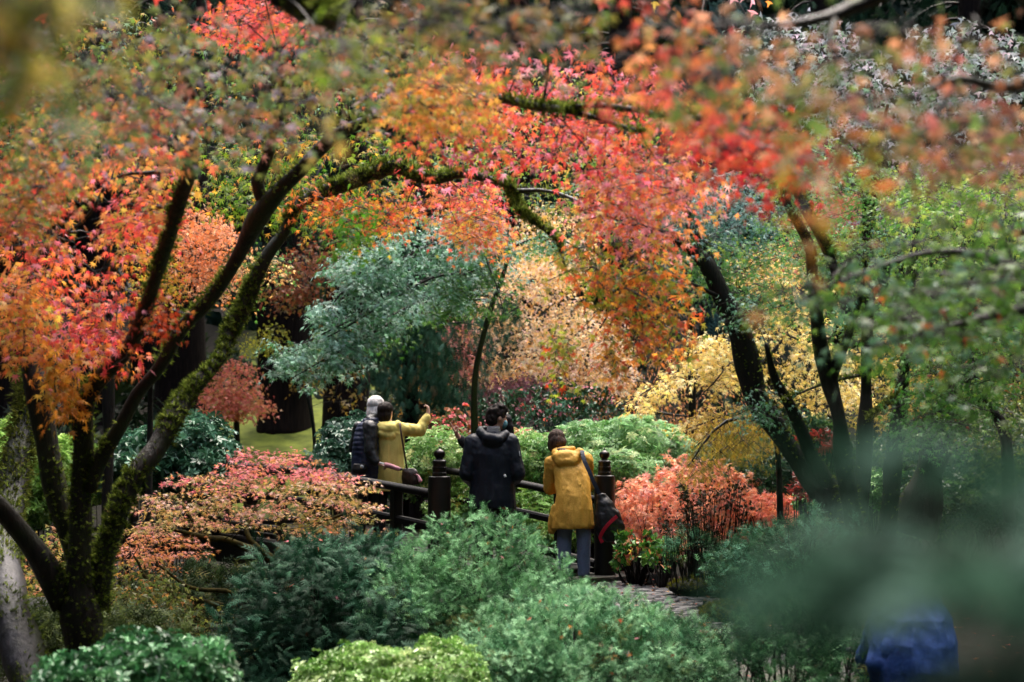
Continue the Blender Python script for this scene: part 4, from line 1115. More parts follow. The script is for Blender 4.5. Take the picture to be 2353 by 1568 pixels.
T.limb([(1180, 440, 10.5, 14), (1260, 440, 10.2, 10), (1340, 470, 9.9, 8), (1420, 540, 9.6, 6), (1460, 640, 9.4, 4)], 'branch', sides=7, moss=100)
T.limb([(760, 40, 6.0, 60), (700, 20, 5.8, 70), (640, -20, 5.6, 60)], 'branch', moss=900, mosslen=.03)
# sharp hanging sprays, lower left
T.foliage([(95, 800), (185, 800), (190, 850), (180, 900), (155, 945), (125, 930), (120, 860)], (9.3, 9.8), 16, (.08, .13), 13, .05, [('#dda23a', 3), ('#d98f36', 1.5), ('#c9a845', 1)], 'maple7', droop=.9, single=70, up=.3)
T.foliage([(0, 470), (120, 480), (230, 520), (330, 560), (330, 690), (280, 760), (290, 830), (230, 870), (170, 820), (90, 800), (0, 760)], (9.2, 10.6), 96, (.13, .25), 13, .046, RED + [('#e08a3a', 4), ('#e0a84a', 2), ('#e08aa0', 1.5)], 'maple7', single=120)
T.foliage([(0, 640), (70, 600), (110, 680), (90, 780), (0, 850)], (9.2, 10), 44, (.12, .22), 14, .046, ORY, 'maple7', single=50)
T.foliage([(230, 350), (400, 330), (400, 500), (330, 560), (250, 520)], (8.8, 10), 50, (.14, .25), 14, .046, RED + ORY, 'maple7')
T.foliage([(320, 660), (400, 690), (400, 760), (330, 740)], (9.4, 10), 12, (.08, .16), 14, .036, [('#b0502a', 2), ('#a0381f', 1), ('#c9803a', 1)], 'maple7', single=20)
T.foliage([(0, 360), (110, 380), (150, 470), (60, 540), (0, 520)], (7.6, 9.2), 50, (.14, .25), 20, .036, [('#9a6a34', 2), ('#b86a3a', 2), ('#8a8a3a', 1.5), ('#c94a3a', 1)], 'maple5')
# lime and yellow band under the limbs
T.foliage([(450, 350), (560, 320), (700, 300), (860, 300), (930, 340), (900, 470), (830, 560), (700, 520), (560, 480), (470, 460)], (11.3, 13), 105, (.16, .3), 19, .042, LIME, 'maple5', droop=.45)
T.foliage([(690, 430), (900, 430), (960, 500), (860, 520), (760, 480)], (10.8, 12), 30, (.14, .26), 22, .036, [('#e0803a', 2), ('#d95a3a', 1), ('#dca83a', 1)], 'maple5')
T.foliage([(780, 460), (850, 470), (830, 560), (790, 560)], (10.4, 11), 14, (.1, .18), 20, .036, [('#4f8a22', 2), ('#6fa02e', 1)], 'maple7', single=20)
# dusky blurred canopy, upper left
T.foliage([(0, 40), (300, 20), (600, 40), (860, 60), (900, 160), (820, 260), (640, 300), (420, 320), (200, 380), (0, 400)], (5.0, 7.4), 100, (.14, .26), 14, .038, DUSK, 'maple5', bright=(.7, 1.15))
T.foliage([(100, 200), (420, 230), (420, 330), (240, 380), (100, 400)], (6.4, 8.4), 42, (.14, .26), 15, .038, REDOR + DUSK, 'maple5')
T.foliage([(470, 0), (680, 0), (700, 60), (560, 70)], (9, 11), 40, (.18, .3), 24, .038, [('#e0584a', 2), ('#d9606a', 1), ('#e0803a', 1)], 'maple5')
T.foliage([(700, 60), (930, 30), (960, 160), (900, 260), (740, 260)], (6.2, 8.4), 44, (.14, .26), 15, .038, [('#848a3e', 3), ('#6c8040', 2.4), ('#96804a', 1.5), ('#a8704e', 1), ('#988088', .8)], 'maple5')
# red crown, top centre
T.foliage([(920, 180), (1050, 120), (1250, 90), (1400, 130), (1540, 160), (1600, 300), (1560, 420), (1480, 430), (1330, 380), (1100, 360), (960, 350), (910, 300)], (7.9, 9.6), 150, (.14, .27), 14, .042, RED + [('#e07a3e', 2), ('#e08aa0', 1)], 'maple5', bright=(.85, 1.25), single=60)
T.foliage([(880, 200), (1000, 160), (1120, 180), (1080, 270), (920, 260)], (7.0, 8.6), 50, (.14, .26), 20, .037, ORY, 'maple5')
T.foliage([(960, 380), (1120, 400), (1130, 470), (1000, 470)], (10.9, 12), 26, (.14, .24), 20, .037, RED, 'maple5')
T.foliage([(960, 450), (1130, 460), (1180, 540), (1120, 570), (1000, 520)], (10.7, 11.8), 40, (.14, .24), 20, .036, ORY + REDOR, 'maple5')
T.foliage([(1340, 380), (1480, 400), (1580, 350), (1620, 400), (1600, 480), (1530, 560), (1400, 560), (1320, 480)], (8.2, 9.8), 74, (.15, .26), 15, .042, REDOR + [('#e08a90', 2), ('#e8a0a8', 1)], 'maple5')
T.foliage([(1290, 560), (1420, 560), (1420, 720), (1360, 700), (1300, 640)], (8.8, 10), 22, (.12, .2), 15, .042, [('#dc8436', 2), ('#9a9a34', 2), ('#6f8a2e', 1.5), ('#d9603a', 1)], 'maple5', droop=.7)
T.foliage([(1420, 540), (1500, 540), (1560, 640), (1585, 720), (1550, 800), (1470, 810), (1420, 760)], (8.6, 10), 58, (.14, .24), 15, .042, [('#dc8436', 3), ('#d9a03a', 2), ('#9a9a34', 2.4), ('#d9603a', 1.5), ('#6f8a2e', 1)], 'maple5', droop=.7)
T.foliage([(1250, 770), (1310, 760), (1310, 880), (1270, 890)], (9.2, 9.8), 14, (.06, .13), 14, .035, [('#9aa838', 2), ('#c9a03a', 1), ('#c94a2a', .5)], 'maple7', droop=.9, single=20)
T.foliage([(1380, 780), (1420, 790), (1425, 880), (1395, 870)], (9.0, 9.6), 10, (.06, .12), 12, .035, [('#c9903a', 2), ('#d9683a', 1), ('#8a9a38', 1)], 'maple7', droop=.9, single=10)
T.foliage([(-500, -900), (1900, -900), (1900, -40), (-500, -40)], (5.5, 10.5), 150, (.2, .36), 16, .05, RED + ORY + LIME, 'maple3', spur=0)  # unseen crown layers above the frame, added to shade the canopy below
T.finish(twigmat='twig')

# ---- tree at the left edge, with the leaning bluish trunk
q = at(110, 1640, 9.2)
T = Tree('maple_tree', 'leaning tree at the left edge with grey trunk and shaggy moss above', 'tree', (q[0], q[1], float(zt(q[0], q[1])) - .1), None, 'bark_blue', 'leaf')
T.limb([(130, 1760, 9.2, 130), (95, 1640, 9.3, 112), (62, 1540, 9.5, 104), (28, 1420, 9.8, 92), (8, 1310, 10.4, 84), (10, 1220, 11, 80), (28, 1120, 11.4, 76), (44, 1030, 11.6, 62), (62, 950, 11.8, 44), (70, 840, 12, 30), (40, 600, 12, 20), (20, 400, 11.6, 10)], 'trunk', moss=3000, bump=.13, slim=.92)
P = T.skel[0]; sel = (P[:, 2] > .55) & (P[:, 2] < 1.9)
T.foliage([(0, 150), (80, 120), (160, 260), (80, 420), (0, 440)], (10, 12), 40, (.18, .3), 22, .036, [('#6f8434', 2), ('#8a8a3a', 1), ('#5a6a30', 1), ('#a04a30', .6)], 'maple5')
pm_ = P[sel]; k = 4200
ii = rng.integers(0, len(pm_), k)
dr = norm(rng.normal(0, 1, (k, 3)))
rad = .10
T.moss.add('tuft', pm_[ii] + dr * rad * rng.uniform(.85, 1.2, (k, 1)), norm(np.cross(dr, rng.normal(0, 1, (k, 3)))), norm(dr + np.array([0, 0, -.5])), .035 * rng.uniform(.6, 1.4, k), tint([('#4f561e', 2), ('#6b7030', 1), ('#3a3f18', 2)], k))
T.finish()

# ---- near blurred maple bough across the top and right, rooted outside the frame
q = at(2700, 1500, 4.6)
T = Tree('maple_tree', 'out-of-focus near maple bough with orange and olive leaves across the top right', 'maple', (q[0], q[1], float(zt(q[0], q[1]))), None, 'bark_moss', 'leaf')
T.limb([(2760, 2000, 4.6, 260), (2720, 1200, 4.6, 200), (2640, 500, 4.6, 150), (2480, 100, 4.5, 90), (2300, -60, 4.4, 60), (2100, -40, 4.3, 40), (1900, 40, 4.2, 24), (1750, 60, 4.1, 12)], 'trunk')
T.limb([(2480, 100, 4.5, 50), (2330, 200, 4.3, 26), (2200, 180, 4.1, 16), (2090, 230, 4, 9)], 'branch')
T.limb([(2200, 180, 4.1, 12), (2130, 300, 4, 14), (2080, 340, 4, 8)], 'branch', sides=7)
T.limb([(2100, -40, 4.3, 30), (1800, -80, 4.1, 24), (1500, -60, 4, 18), (1200, -50, 3.9, 12), (900, -20, 3.8, 8)], 'branch')
T.limb([(1920, 40, 4.2, 16), (1905, 100, 4.1, 14), (1930, 130, 4.1, 10)], 'branch', sides=7)
ORB = [('#bc8460', 2.6), ('#a87454', 2), ('#cc9c74', 1.2), ('#86864a', 3), ('#66803e', 3.2), ('#b46a60', .8), ('#905a48', .8)]
T.foliage([(1580, 40), (1700, 30), (2000, 20), (2353, 0), (2353, 300), (2200, 320), (2060, 330), (1900, 240), (1740, 260), (1600, 200)], (3.4, 4.8), 52, (.12, .22), 9, .037, ORB, 'maple5', single=90, twr=.0025)
T.foliage([(1400, 20), (1620, 20), (1680, 160), (1600, 260), (1450, 200), (1380, 120)], (3.8, 5), 26, (.12, .22), 11, .036, [('#d9804a', 3), ('#c95a4a', 2), ('#d99a5a', 1), ('#7a7a34', 1.2)], 'maple5', twr=.0025)
T.foliage([(880, 0), (1400, 0), (1420, 80), (1250, 110), (1000, 120), (880, 80)], (3.8, 5.4), 34, (.12, .22), 11, .036, [('#80703a', 2), ('#6a7434', 3), ('#a06a44', 1.2), ('#7a5a38', 1)], 'maple5', twr=.0025)
T.foliage([(1600, 260), (1800, 280), (1850, 380), (1780, 440), (1680, 400), (1600, 340)], (4.8, 6.2), 34, (.12, .2), 13, .036, [('#c9402e', 3), ('#b83038', 2), ('#c9603a', 1)], 'maple5')
T.foliage([(2060, 280), (2353, 260), (2353, 420), (2200, 400)], (3.8, 5), 26, (.1, .2), 10, .036, ORB, 'maple5', twr=.0025)
T.foliage([(900, -1500), (2900, -1500), (2900, -60), (900, -60)], (3.2, 6), 70, (.16, .3), 14, .045, ORB, 'maple5', spur=0)  # out-of-view upper layers, added to cast shade on the leaves beneath
T.foliage([(1815, 340), (1890, 340), (1880, 470), (1830, 480)], (2.4, 2.8), 4, (.05, .09), 7, .034, [('#b8843c', 2), ('#8f8434', 1)], 'maple5', single=10, droop=1.0, twr=.0025)
T.foliage([(1970, 300), (2050, 300), (2040, 460), (1980, 470)], (3.0, 3.4), 5, (.06, .1), 7, .034, [('#c97a42', 2), ('#8f8434', 1)], 'maple5', single=10, droop=1.0, twr=.0025)
T.foliage([(725, 230), (780, 230), (775, 310), (735, 310)], (2.6, 3.0), 2, (.04, .06), 5, .03, [('#a8904c', 2), ('#a09a3a', 1)], 'maple5', droop=1.0, twr=.0025)
T.foliage([(760, 100), (840, 90), (830, 200), (770, 200)], (3.0, 3.6), 4, (.06, .1), 7, .034, [('#6f8a2c', 2), ('#8a9438', 1)], 'maple5', droop=.8, twr=.0025)
T.finish()
# (upper layers of the same bough are added above the frame for shade)
# ---- very near sprig in the top left corner
q = at(-500, 1500, 1.7)
T = Tree('maple_tree', 'very near blurred sprig of tan and green leaves in the top left corner', 'maple', (q[0], q[1], float(zt(q[0], q[1]))), None, 'bark', 'leaf')
T.limb([(-560, 2600, 1.8, 160), (-500, 800, 1.75, 120), (-380, 100, 1.7, 60), (-200, -60, 1.65, 24), (-40, -20, 1.6, 12), (100, 20, 1.6, 6), (190, 40, 1.6, 3)], 'trunk')
T.foliage([(-60, -60), (110, -60), (120, 40), (60, 60), (-60, 60)], (1.5, 1.7), 7, (.05, .08), 9, .03, [('#b89248', 2), ('#a08a40', 2)], 'maple5', droop=.6, twr=.0025)
T.foliage([(110, -30), (200, -30), (200, 30), (120, 40)], (1.5, 1.7), 4, (.04, .07), 8, .03, [('#8a9438', 2), ('#a09a48', 2)], 'maple5', droop=.6, twr=.0025)
T.foliage([(0, 50), (90, 40), (80, 100), (20, 110)], (1.5, 1.7), 4, (.04, .07), 8, .03, [('#4f6a14', 2), ('#5a7420', 2)], 'maple5', droop=.6, twr=.0025)
T.finish()

# ================================================================ shrubs
GL = [('#4d7a5c', 2), ('#3a6448', 2), ('#5c8a70', 1.2), ('#2c4f38', 1)]
CYP = [('#38663e', 3), ('#284e2e', 2), ('#4c7e4e', 2), ('#6ea26e', 1), ('#1b3620', 1.6), ('#5a6430', .5), ('#6a4a30', .1)]
shrub('rhododendron', 'rounded dark green rhododendron behind the mossy limbs', 'shrub', [(410, 1055, 120, 95, 18.9, .8), (330, 1070, 90, 70, 18.6, .7), (470, 1090, 60, 56, 18.6, .6)], 2600, .13, GL, 'whorl', 'glossy', whorls=True)
shrub('azalea', 'lime-green bush glimpsed between the left trunks', 'shrub', [(110, 1090, 110, 90, 19, .9), (250, 1110, 70, 60, 19, .7), (20, 1040, 60, 70, 20, .7), (60, 1170, 60, 50, 18.5, .6)], 2400, .10, [('#8fb45a', 2), ('#a5c46a', 1.5), ('#6f9444', 2), ('#5a7a38', 1)], 'whorl', 'green', whorls=True)
shrub('rhododendron', 'dark rhododendron just left of the white-haired person', 'shrub', [(800, 1040, 70, 70, 20.5, .7), (760, 1075, 60, 50, 20, .6), (840, 1000, 40, 50, 21, .5)], 1300, .11, [('#3a5f4a', 2), ('#4d7560', 1.5), ('#294a36', 1.5)], 'whorl', 'glossy', whorls=True)
shrub('camellia', 'glossy dark camellia dotted with pink flowers behind the pair', 'shrub', [(1230, 980, 120, 90, 22, .9), (1350, 970, 90, 80, 22.4, .8), (1140, 960, 60, 60, 22.4, .6), (1300, 930, 90, 50, 22.6, .7)], 4200, .055, [('#2c4f30', 2), ('#3a6440', 1.5), ('#1f3a22', 1.5), ('#5f8a74', .8)], 'simple', 'glossy', flowers=(200, .045, [('#d98a9a', 2), ('#e0a8b0', 1), ('#c96a5a', .6)]), rnd=.9)
shrub('azalea', 'pink-flecked azalea beyond the pointing hand', 'shrub', [(1050, 985, 60, 40, 21, .5), (1010, 1000, 40, 34, 21, .5)], 900, .06, [('#7a5a3a', 1.5), ('#5a6a3a', 1.5), ('#b07a5a', 1)], 'simple', 'green', flowers=(160, .05, [('#d9606a', 2), ('#e08a8a', 1.5), ('#e07a4a', 1)]), rnd=.9)
shrub('azalea', 'pale green azalea mound behind the middle railing', 'shrub', [(1010, 1060, 90, 70, 19.5, .7), (1110, 1080, 110, 80, 19.8, .8), (1220, 1080, 80, 80, 20, .7), (960, 1100, 60, 60, 19.6, .5)], 4600, .07, [('#90b870', 2), ('#b0cc8c', 1.6), ('#74a056', 2), ('#c8cc90', 1), ('#5a8440', 1.2)], 'whorl5', 'green', whorls=True, flowers=(60, .045, [('#e0808a', 1), ('#e09a6a', 1)]))
shrub('azalea', 'low orange-tinged azalea by the far railing', 'shrub', [(1180, 1010, 60, 26, 21, .4), (1245, 1040, 40, 40, 20.6, .4)], 800, .06, [('#d9a07a', 1), ('#8fb06a', 2), ('#d98a8a', .8)], 'whorl5', 'green', whorls=True)
shrub('green_shrub', 'green bush seen through the far railing', 'shrub', [(1090, 1170, 110, 50, 18.9, .5), (1230, 1190, 90, 60, 18.9, .5), (1290, 1230, 60, 50, 18.4, .4)], 2400, .06, [('#7aa04a', 2), ('#5f8a3c', 2), ('#9ac070', 1), ('#a5a04a', .6)], 'whorl5', 'green', whorls=True)
shrub('pieris', 'pale mint-green pieris behind the mustard-coated person', 'shrub', [(1330, 1030, 90, 60, 19.6, .7), (1450, 1020, 100, 60, 19.8, .8), (1420, 1090, 110, 60, 19, .7), (1350, 1110, 60, 50, 18.8, .5), (1530, 1040, 60, 50, 20, .5)], 4600, .085, [('#96c088', 2), ('#b8d8a8', 1.8), ('#78a464', 2), ('#ccdca8', 1), ('#5f8c48', 1.2)], 'whorl', 'green', whorls=True, stems=14)
shrub('pieris', 'glossy green pieris right of the orange dome', 'shrub', [(1660, 1060, 80, 45, 20, .6), (1710, 1100, 50, 34, 19.6, .4)], 1500, .09, [('#6fa07a', 2), ('#8fb894', 1.4), ('#4a7a50', 2)], 'whorl', 'glossy', whorls=True)
shrub('shade_shrub', 'shadowy dark green shrub behind the leaning trunk', 'shrub', [(1790, 1090, 110, 70, 18.4, .7), (1860, 1040, 80, 80, 19, .7), (2080, 1080, 140, 90, 17.6, .8), (2280, 1060, 110, 90, 17, .8), (2200, 1170, 200, 80, 16.6, .6), (1980, 1190, 120, 60, 16.4, .5)], 4600, .10, [('#2c4a34', 2), ('#3c5f40', 2), ('#5a7a40', .8)], 'whorl', 'green', whorls=True)
shrub('bright_shrub', 'bright green leafy shrub showing beside the leaning trunk base', 'shrub', [(1880, 1155, 46, 36, 15.6, .3), (2005, 1130, 34, 50, 15.6, .3)], 700, .06, [('#8fc06a', 2), ('#a8d080', 1), ('#5f9a3c', 2)], 'whorl5', 'glossy', whorls=True)
shrub('red_shrub', 'small dark red leafy shrub by the leaning trunk', 'shrub', [(1845, 1125, 22, 34, 15.2, .2), (1870, 1020, 50, 26, 15.6, .3)], 420, .05, [('#8a2a24', 2), ('#a0382c', 1), ('#5a3020', 1)], 'maple3', 'leaf')
shrub('leafy_ground_shrub', 'glossy leafy plant with orange tips right of the post', 'shrub', [(1460, 1270, 55, 50, 16.0, .3), (1520, 1285, 40, 34, 15.6, .3)], 700, .055, [('#4f8a34', 2), ('#6fa044', 1.4), ('#2f5a24', 1.4), ('#d98a5a', .8), ('#c9b03e', .3)], 'simple', 'glossy', rnd=.9)
shrub('laceleaf_maple', 'orange laceleaf maple dome beside the bridge post', 'maple', [(1600, 1170, 150, 106, 17.6, .85), (1500, 1210, 90, 90, 17.2, .6), (1720, 1190, 110, 60, 17.2, .6), (1460, 1190, 56, 80, 17.4, .5)], 8500, .055, [('#eda680', 3), ('#e69878', 2), ('#f3be9e', 2), ('#eeb0a4', 2.2), ('#e6b076', 1)], 'maple5', 'leaf', outw=.6, upw=-.55, rnd=.3, lump=.12, inner=.3)
shrub('laceleaf_maple', 'low tail of orange laceleaf maple sweeping towards the leaning trunk', 'maple', [(1770, 1175, 74, 34, 16.6, .4)], 1200, .05, [('#ea9468', 3), ('#e3826c', 2), ('#f0ac88', 1.4)], 'maple5', 'leaf', outw=.6, upw=-.55, rnd=.3)
# dark bare-stemmed azalea against the orange dome
q = at(1620, 1290, 14.6)
root = empty('bare_azalea', (q[0], q[1], float(zt(q[0], q[1])))); tag(root, 'dark bare-stemmed shrub silhouetted against the orange dome', 'shrub')
nst = 64
tip, _, _ = sample_region([(1500, 1190), (1540, 1140), (1600, 1120), (1700, 1110), (1725, 1150), (1720, 1200), (1600, 1220), (1520, 1240)], (14.2, 15), nst)
bs = np.stack([q[0] + (tip[:, 0] - q[0]) * .55 + rng.normal(0, .05, nst), q[1] + rng.normal(0, .15, nst), np.full(nst, float(zt(q[0], q[1])) - .03)], 1)
V, Tt = tubes(bs, (bs + tip) / 2 + rng.normal(0, .04, bs.shape), tip, .006, .002, 5, 3)
sm = (bs + tip) / 2
a2 = sm + rng.normal(0, .03, sm.shape); b2 = tip + rng.normal(0, .08, tip.shape) - np.array([0, 0, .04])
V2, T2 = tubes(a2, (a2 + b2) / 2 + rng.normal(0, .02, a2.shape), b2, .004, .0015, 4, 3)
o = link('stems', mesh_np('stems', np.concatenate([V, V2]), np.concatenate([Tt, T2 + len(V)])), M['twig'], root); o["kind"] = 'stuff'
lv = Leaves(); k = 8
for tt in (tip, b2):
    pp = np.repeat(tt, k, 0) + rng.normal(0, .03, (nst * k, 3))
    lv.add('frond_lite', pp, norm(rng.normal(0, .6, (nst * k, 3)) + np.array([0, 0, .2])), norm(rng.normal(0, .6, (nst * k, 3)) + np.array([0, 0, 1])), .035 * rng.uniform(.6, 1.3, nst * k), tint([('#1f2a1c', 2), ('#2c3820', 1), ('#38281c', 1)], nst * k))
lv.build('foliage', M['conifer'], root)

# feathery cypress on the right of the path
shrub('cypress_shrub', 'feathery green cypress shrub hanging over the right edge of the path', 'shrub', [(1790, 1295, 150, 78, 13.2, .6), (1700, 1310, 80, 52, 13.2, .4), (1860, 1280, 140, 90, 12.6, .6), (1590, 1258, 70, 42, 14.6, .3)], 6200, .075, CYP, 'frond', 'conifer', tipcol='#6fa884', inner=.45, lump=.2)
shrub('cypress_shrub', 'dark green cypress shrub in front of the blue-jacketed person', 'shrub', [(1800, 1440, 130, 70, 9.6, .4), (1700, 1480, 80, 60, 9.4, .3), (1900, 1400, 80, 60, 9.9, .3), (1780, 1560, 170, 100, 9.2, .4), (1960, 1540, 120, 100, 9.3, .3)], 4600, .07, CYP + [('#2c4f34', 2)], 'frond', 'conifer', inner=.45, lump=.2)
# cypress mounds in the foreground
shrub('cypress_shrub', 'tall rounded cypress shrub in the centre hiding the legs of the navy-jacketed person', 'shrub', [(1100, 1348, 170, 150, 12.4, .7), (1215, 1385, 110, 112, 12.2, .6), (960, 1400, 110, 110, 12.0, .6), (1330, 1425, 80, 72, 12, .4), (1120, 1420, 170, 90, 11.6, .6)], 21000, .06, CYP, 'frond', 'conifer', tipcol='#80b47e', inner=.4, lump=.17, nl=110)
shrub('cypress_shrub', 'low spreading pale green cypress shrub at the bottom centre', 'shrub', [(1330, 1490, 230, 115, 10.4, .7), (1500, 1500, 150, 85, 10.2, .6), (1190, 1560, 150, 90, 9.9, .6), (1600, 1560, 80, 70, 10, .4)], 21000, .054, [('#4a7e52', 3), ('#3a6842', 2), ('#6ea67a', 2), ('#244a2a', 1.6), ('#62703a', .5), ('#6a4a30', .1)], 'frond', 'conifer', tipcol='#98c896', inner=.4, lump=.15, nl=120)
shrub('azalea', 'bright yellow-green azalea at the bottom edge left of centre', 'shrub', [(860, 1570, 170, 80, 8.6, .5), (1010, 1570, 100, 90, 8.8, .5)], 3000, .045, [('#8fb860', 2), ('#a8cc80', 1.4), ('#6f9a48', 2), ('#c4d8a0', .6)], 'whorl5', 'glossy', whorls=True)
shrub('rhododendron', 'blurred glossy green shrub at the bottom left beside the trunk', 'shrub', [(360, 1570, 170, 110, 7.8, .5), (180, 1590, 90, 90, 7.6, .4)], 1700, .06, [('#4f8a54', 2), ('#6fa470', 1.4), ('#34623c', 2)], 'whorl5', 'glossy', whorls=True)
shrub('silver_shrub', 'pale grey-green sprig beside the bottom left shrub', 'shrub', [(510, 1550, 34, 40, 8.2, .15)], 160, .05, [('#8fa08a', 1), ('#6f8470', 1)], 'whorl5', 'green', whorls=True)
shrub('hemlock_shrub', 'dark blue-green hemlock filling the shade left of the cypress', 'shrub', [(740, 1420, 160, 190, 12.4, .8), (850, 1340, 90, 110, 12.8, .6), (620, 1500, 120, 110, 12, .6), (900, 1500, 90, 100, 11.4, .5)], 9000, .115, [('#20442f', 2), ('#2f583f', 2), ('#163222', 1.6), ('#437356', .8)], 'frond_long', 'conifer', upw=.15, outw=.8, lump=.2, inner=.4)

shrub('fern_clump', 'dark fern clump at the waterside under the low pink maple', 'fern', [(500, 1370, 130, 60, 14.8, .5), (380, 1380, 90, 50, 14.6, .4), (620, 1400, 70, 60, 14.8, .4)], 2600, .12, [('#2c4222', 2), ('#3c5228', 1.5), ('#223420', 1.5), ('#5a5a2a', .6)], 'frond', 'conifer')  # clump added to darken the bright patch of pond water here
shrub('fern_clump', 'olive fern clump at the foot of the big mossy maple', 'fern', [(100, 1480, 110, 70, 10.8, .4), (320, 1470, 110, 60, 11, .4)], 2000, .10, [('#3c4a22', 2), ('#52602c', 1.5), ('#2c3a1e', 1.5)], 'frond', 'conifer')
# spreading pink and orange low maple with twisted mossy branches
PINKOR = [('#d99a84', 1.6), ('#dcae74', 2.2), ('#cf8a86', 1), ('#cfa45e', 2), ('#a8964e', 2), ('#e4c4b0', 1), ('#86864a', 1.8)]
q = at(640, 1370, 14)
T = Tree('maple_tree', 'low spreading pink and orange maple with twisted mossy branches before the bridge', 'maple', (q[0], q[1], float(zt(q[0], q[1]))), None, 'twig_moss', 'leaf')
T.limb([(645, 1440, 14, 44), (640, 1360, 14, 36), (632, 1310, 14, 30), (600, 1270, 13.9, 24), (540, 1235, 13.8, 18), (480, 1230, 13.7, 12), (400, 1210, 13.6, 7)], 'trunk', bump=.16, wobble=.03)
T.limb([(636, 1330, 14, 24), (640, 1270, 14.1, 18), (680, 1240, 14.2, 14), (740, 1200, 14.2, 9), (820, 1170, 14.2, 5)], 'branch', wobble=.03)
T.limb([(600, 1270, 13.9, 16), (570, 1220, 14, 12), (590, 1160, 14.2, 9), (640, 1110, 14.3, 5)], 'branch', wobble=.03)
T.limb([(630, 1400, 14, 24), (560, 1400, 13.7, 17), (480, 1385, 13.5, 14), (400, 1365, 13.3, 11), (340, 1330, 13.2, 8), (290, 1290, 13.1, 5)], 'branch', bump=.15, wobble=.04)
T.limb([(560, 1400, 13.7, 14), (530, 1360, 13.6, 11), (440, 1350, 13.4, 9), (360, 1300, 13.3, 6)], 'branch', wobble=.04)
T.limb([(480, 1230, 13.7, 9), (420, 1170, 13.8, 7), (380, 1150, 13.8, 4)], 'branch', wobble=.03)
T.limb([(480, 1385, 13.5, 9), (380, 1400, 13.2, 7), (300, 1380, 13, 4)], 'branch', wobble=.03)
def tier(x0, x1, y0, y1, n, pal, m=24):
    T.foliage([(x0, y1), (x0 + .2 * (x1 - x0), y0), (x1 - .2 * (x1 - x0), y0), (x1, y1), (x1 - 30, y1 + 14), (x0 + 30, y1 + 14)], (13.1, 14.7), n, (.12, .24), m, .034, pal, 'maple5', droop=.16, thick=.016, down=.35, up=1.0, out=.35, twr=.005)
PK = [('#d9707a', 2), ('#e08f90', 1.5), ('#d98a6e', 1.4), ('#cf9a5a', .8)]
tier(500, 740, 1048, 1084, 27, PK); tier(700, 800, 1074, 1098, 9, PK)
tier(360, 620, 1086, 1118, 27, PK + PINKOR); tier(600, 860, 1104, 1134, 25, PINKOR)
tier(300, 560, 1130, 1162, 27, PINKOR); tier(540, 900, 1146, 1178, 27, PINKOR)
tier(280, 470, 1180, 1210, 20, PINKOR); tier(470, 640, 1176, 1202, 11, PINKOR); tier(640, 900, 1188, 1218, 16, [('#a8884a', 2), ('#8a8440', 1.5), ('#d0986a', 1)])
tier(265, 480, 1232, 1264, 20, [('#d98a5c', 2), ('#cf9a4c', 1.5), ('#d89a8a', 1)]); tier(270, 400, 1276, 1304, 9, [('#d98a5c', 2), ('#cf9a4c', 1.5), ('#8a8440', 1)])
T.foliage([(520, 1050), (560, 1035), (700, 1030), (780, 1066), (850, 1100), (700, 1060)], (13.3, 14.4), 16, (.07, .13), 12, .032, PK, 'maple5', droop=.2, thick=.03, down=.3, up=.9, twr=.004)
T.foliage([(240, 1290), (360, 1320), (460, 1400), (560, 1420), (540, 1520), (420, 1500), (300, 1430), (240, 1380)], (12.4, 13.6), 90, (.14, .26), 26, .034, [('#5a6a2e', 2), ('#6f7034', 1.5), ('#4a5a2c', 1.5), ('#a8783c', .6)], 'maple3', droop=.6)
T.foliage([(90, 1220), (150, 1200), (160, 1330), (120, 1400), (60, 1380)], (13, 14), 50, (.15, .28), 24, .032, [('#d99a6a', 1.5), ('#b8a04a', 1.5), ('#7a8a3c', 1.5)], 'maple3', droop=.4)
T.finish(twigmat='twig_moss')

# ---- very near conifer boughs, bottom right
q = at(3600, 2400, .9)
T = Tree('conifer_bough', 'very near blurred conifer boughs sweeping across the bottom right corner', 'conifer', (q[0], q[1], float(zt(q[0], q[1]))), None, 'bark', 'near')
NEARP = [('#2c4638', 2), ('#3a5646', 2), ('#1a2e23', 2), ('#587468', 1.2)]
TR = T.limb([(3500, 7200, .95, 420), (3450, 2400, .92, 360), (3350, 900, .88, 300), (3250, -400, .87, 260), (3200, -1500, .87, 160)], 'trunk')
def bough(pts, n, w0, fs, seg=None, drop=.03):
    pts = [(x, y, d * .8) for x, y, d in pts]; w0 *= 1.0; fs *= 1.5; drop *= .8; n = int(n * .27)
    T.limb([(x, y, d, 14 - 10 * i / (len(pts) - 1)) for i, (x, y, d) in enumerate(pts)], 'branch', sides=6, bump=.03, step=.03)
    P = T.skel[-1]; k = len(P)
    t = rng.beta(1.15, 1.0, n); ii = np.clip((t * (k - 1)).astype(int), 1, k - 2)
    tg = norm(P[ii + 1] - P[ii - 1]); sd_ = norm(np.cross(tg, np.array([0, 0, 1.])))
    s_ = rng.normal(0, 1, (n, 1)) * w0 * (1.1 - .75 * t[:, None])
    pos = P[ii] + sd_ * s_ + tg * np.abs(s_) * .6 + np.stack([np.zeros(n), np.zeros(n), -np.abs(s_[:, 0]) * .35 - rng.random(n) * drop], 1)
    hd = norm(tg * .7 + sd_ * np.sign(s_) * .6 + np.array([0, 0, -.35]) + rng.normal(0, .25, (n, 3)))
    nr = norm(np.array([0, -.25, 1.]) + rng.normal(0, .35, (n, 3)))
    T.lv.add('frond', pos, hd, nr, fs * rng.uniform(.7, 1.3, n), tint(NEARP, n) * rng.uniform(.75, 1.2, (n, 1)))
bough([(3350, 900, 1.4), (2700, 980, 1.35), (2300, 1010, 1.3), (2050, 960, 1.28), (1880, 920, 1.26)], 480, .045, .034)
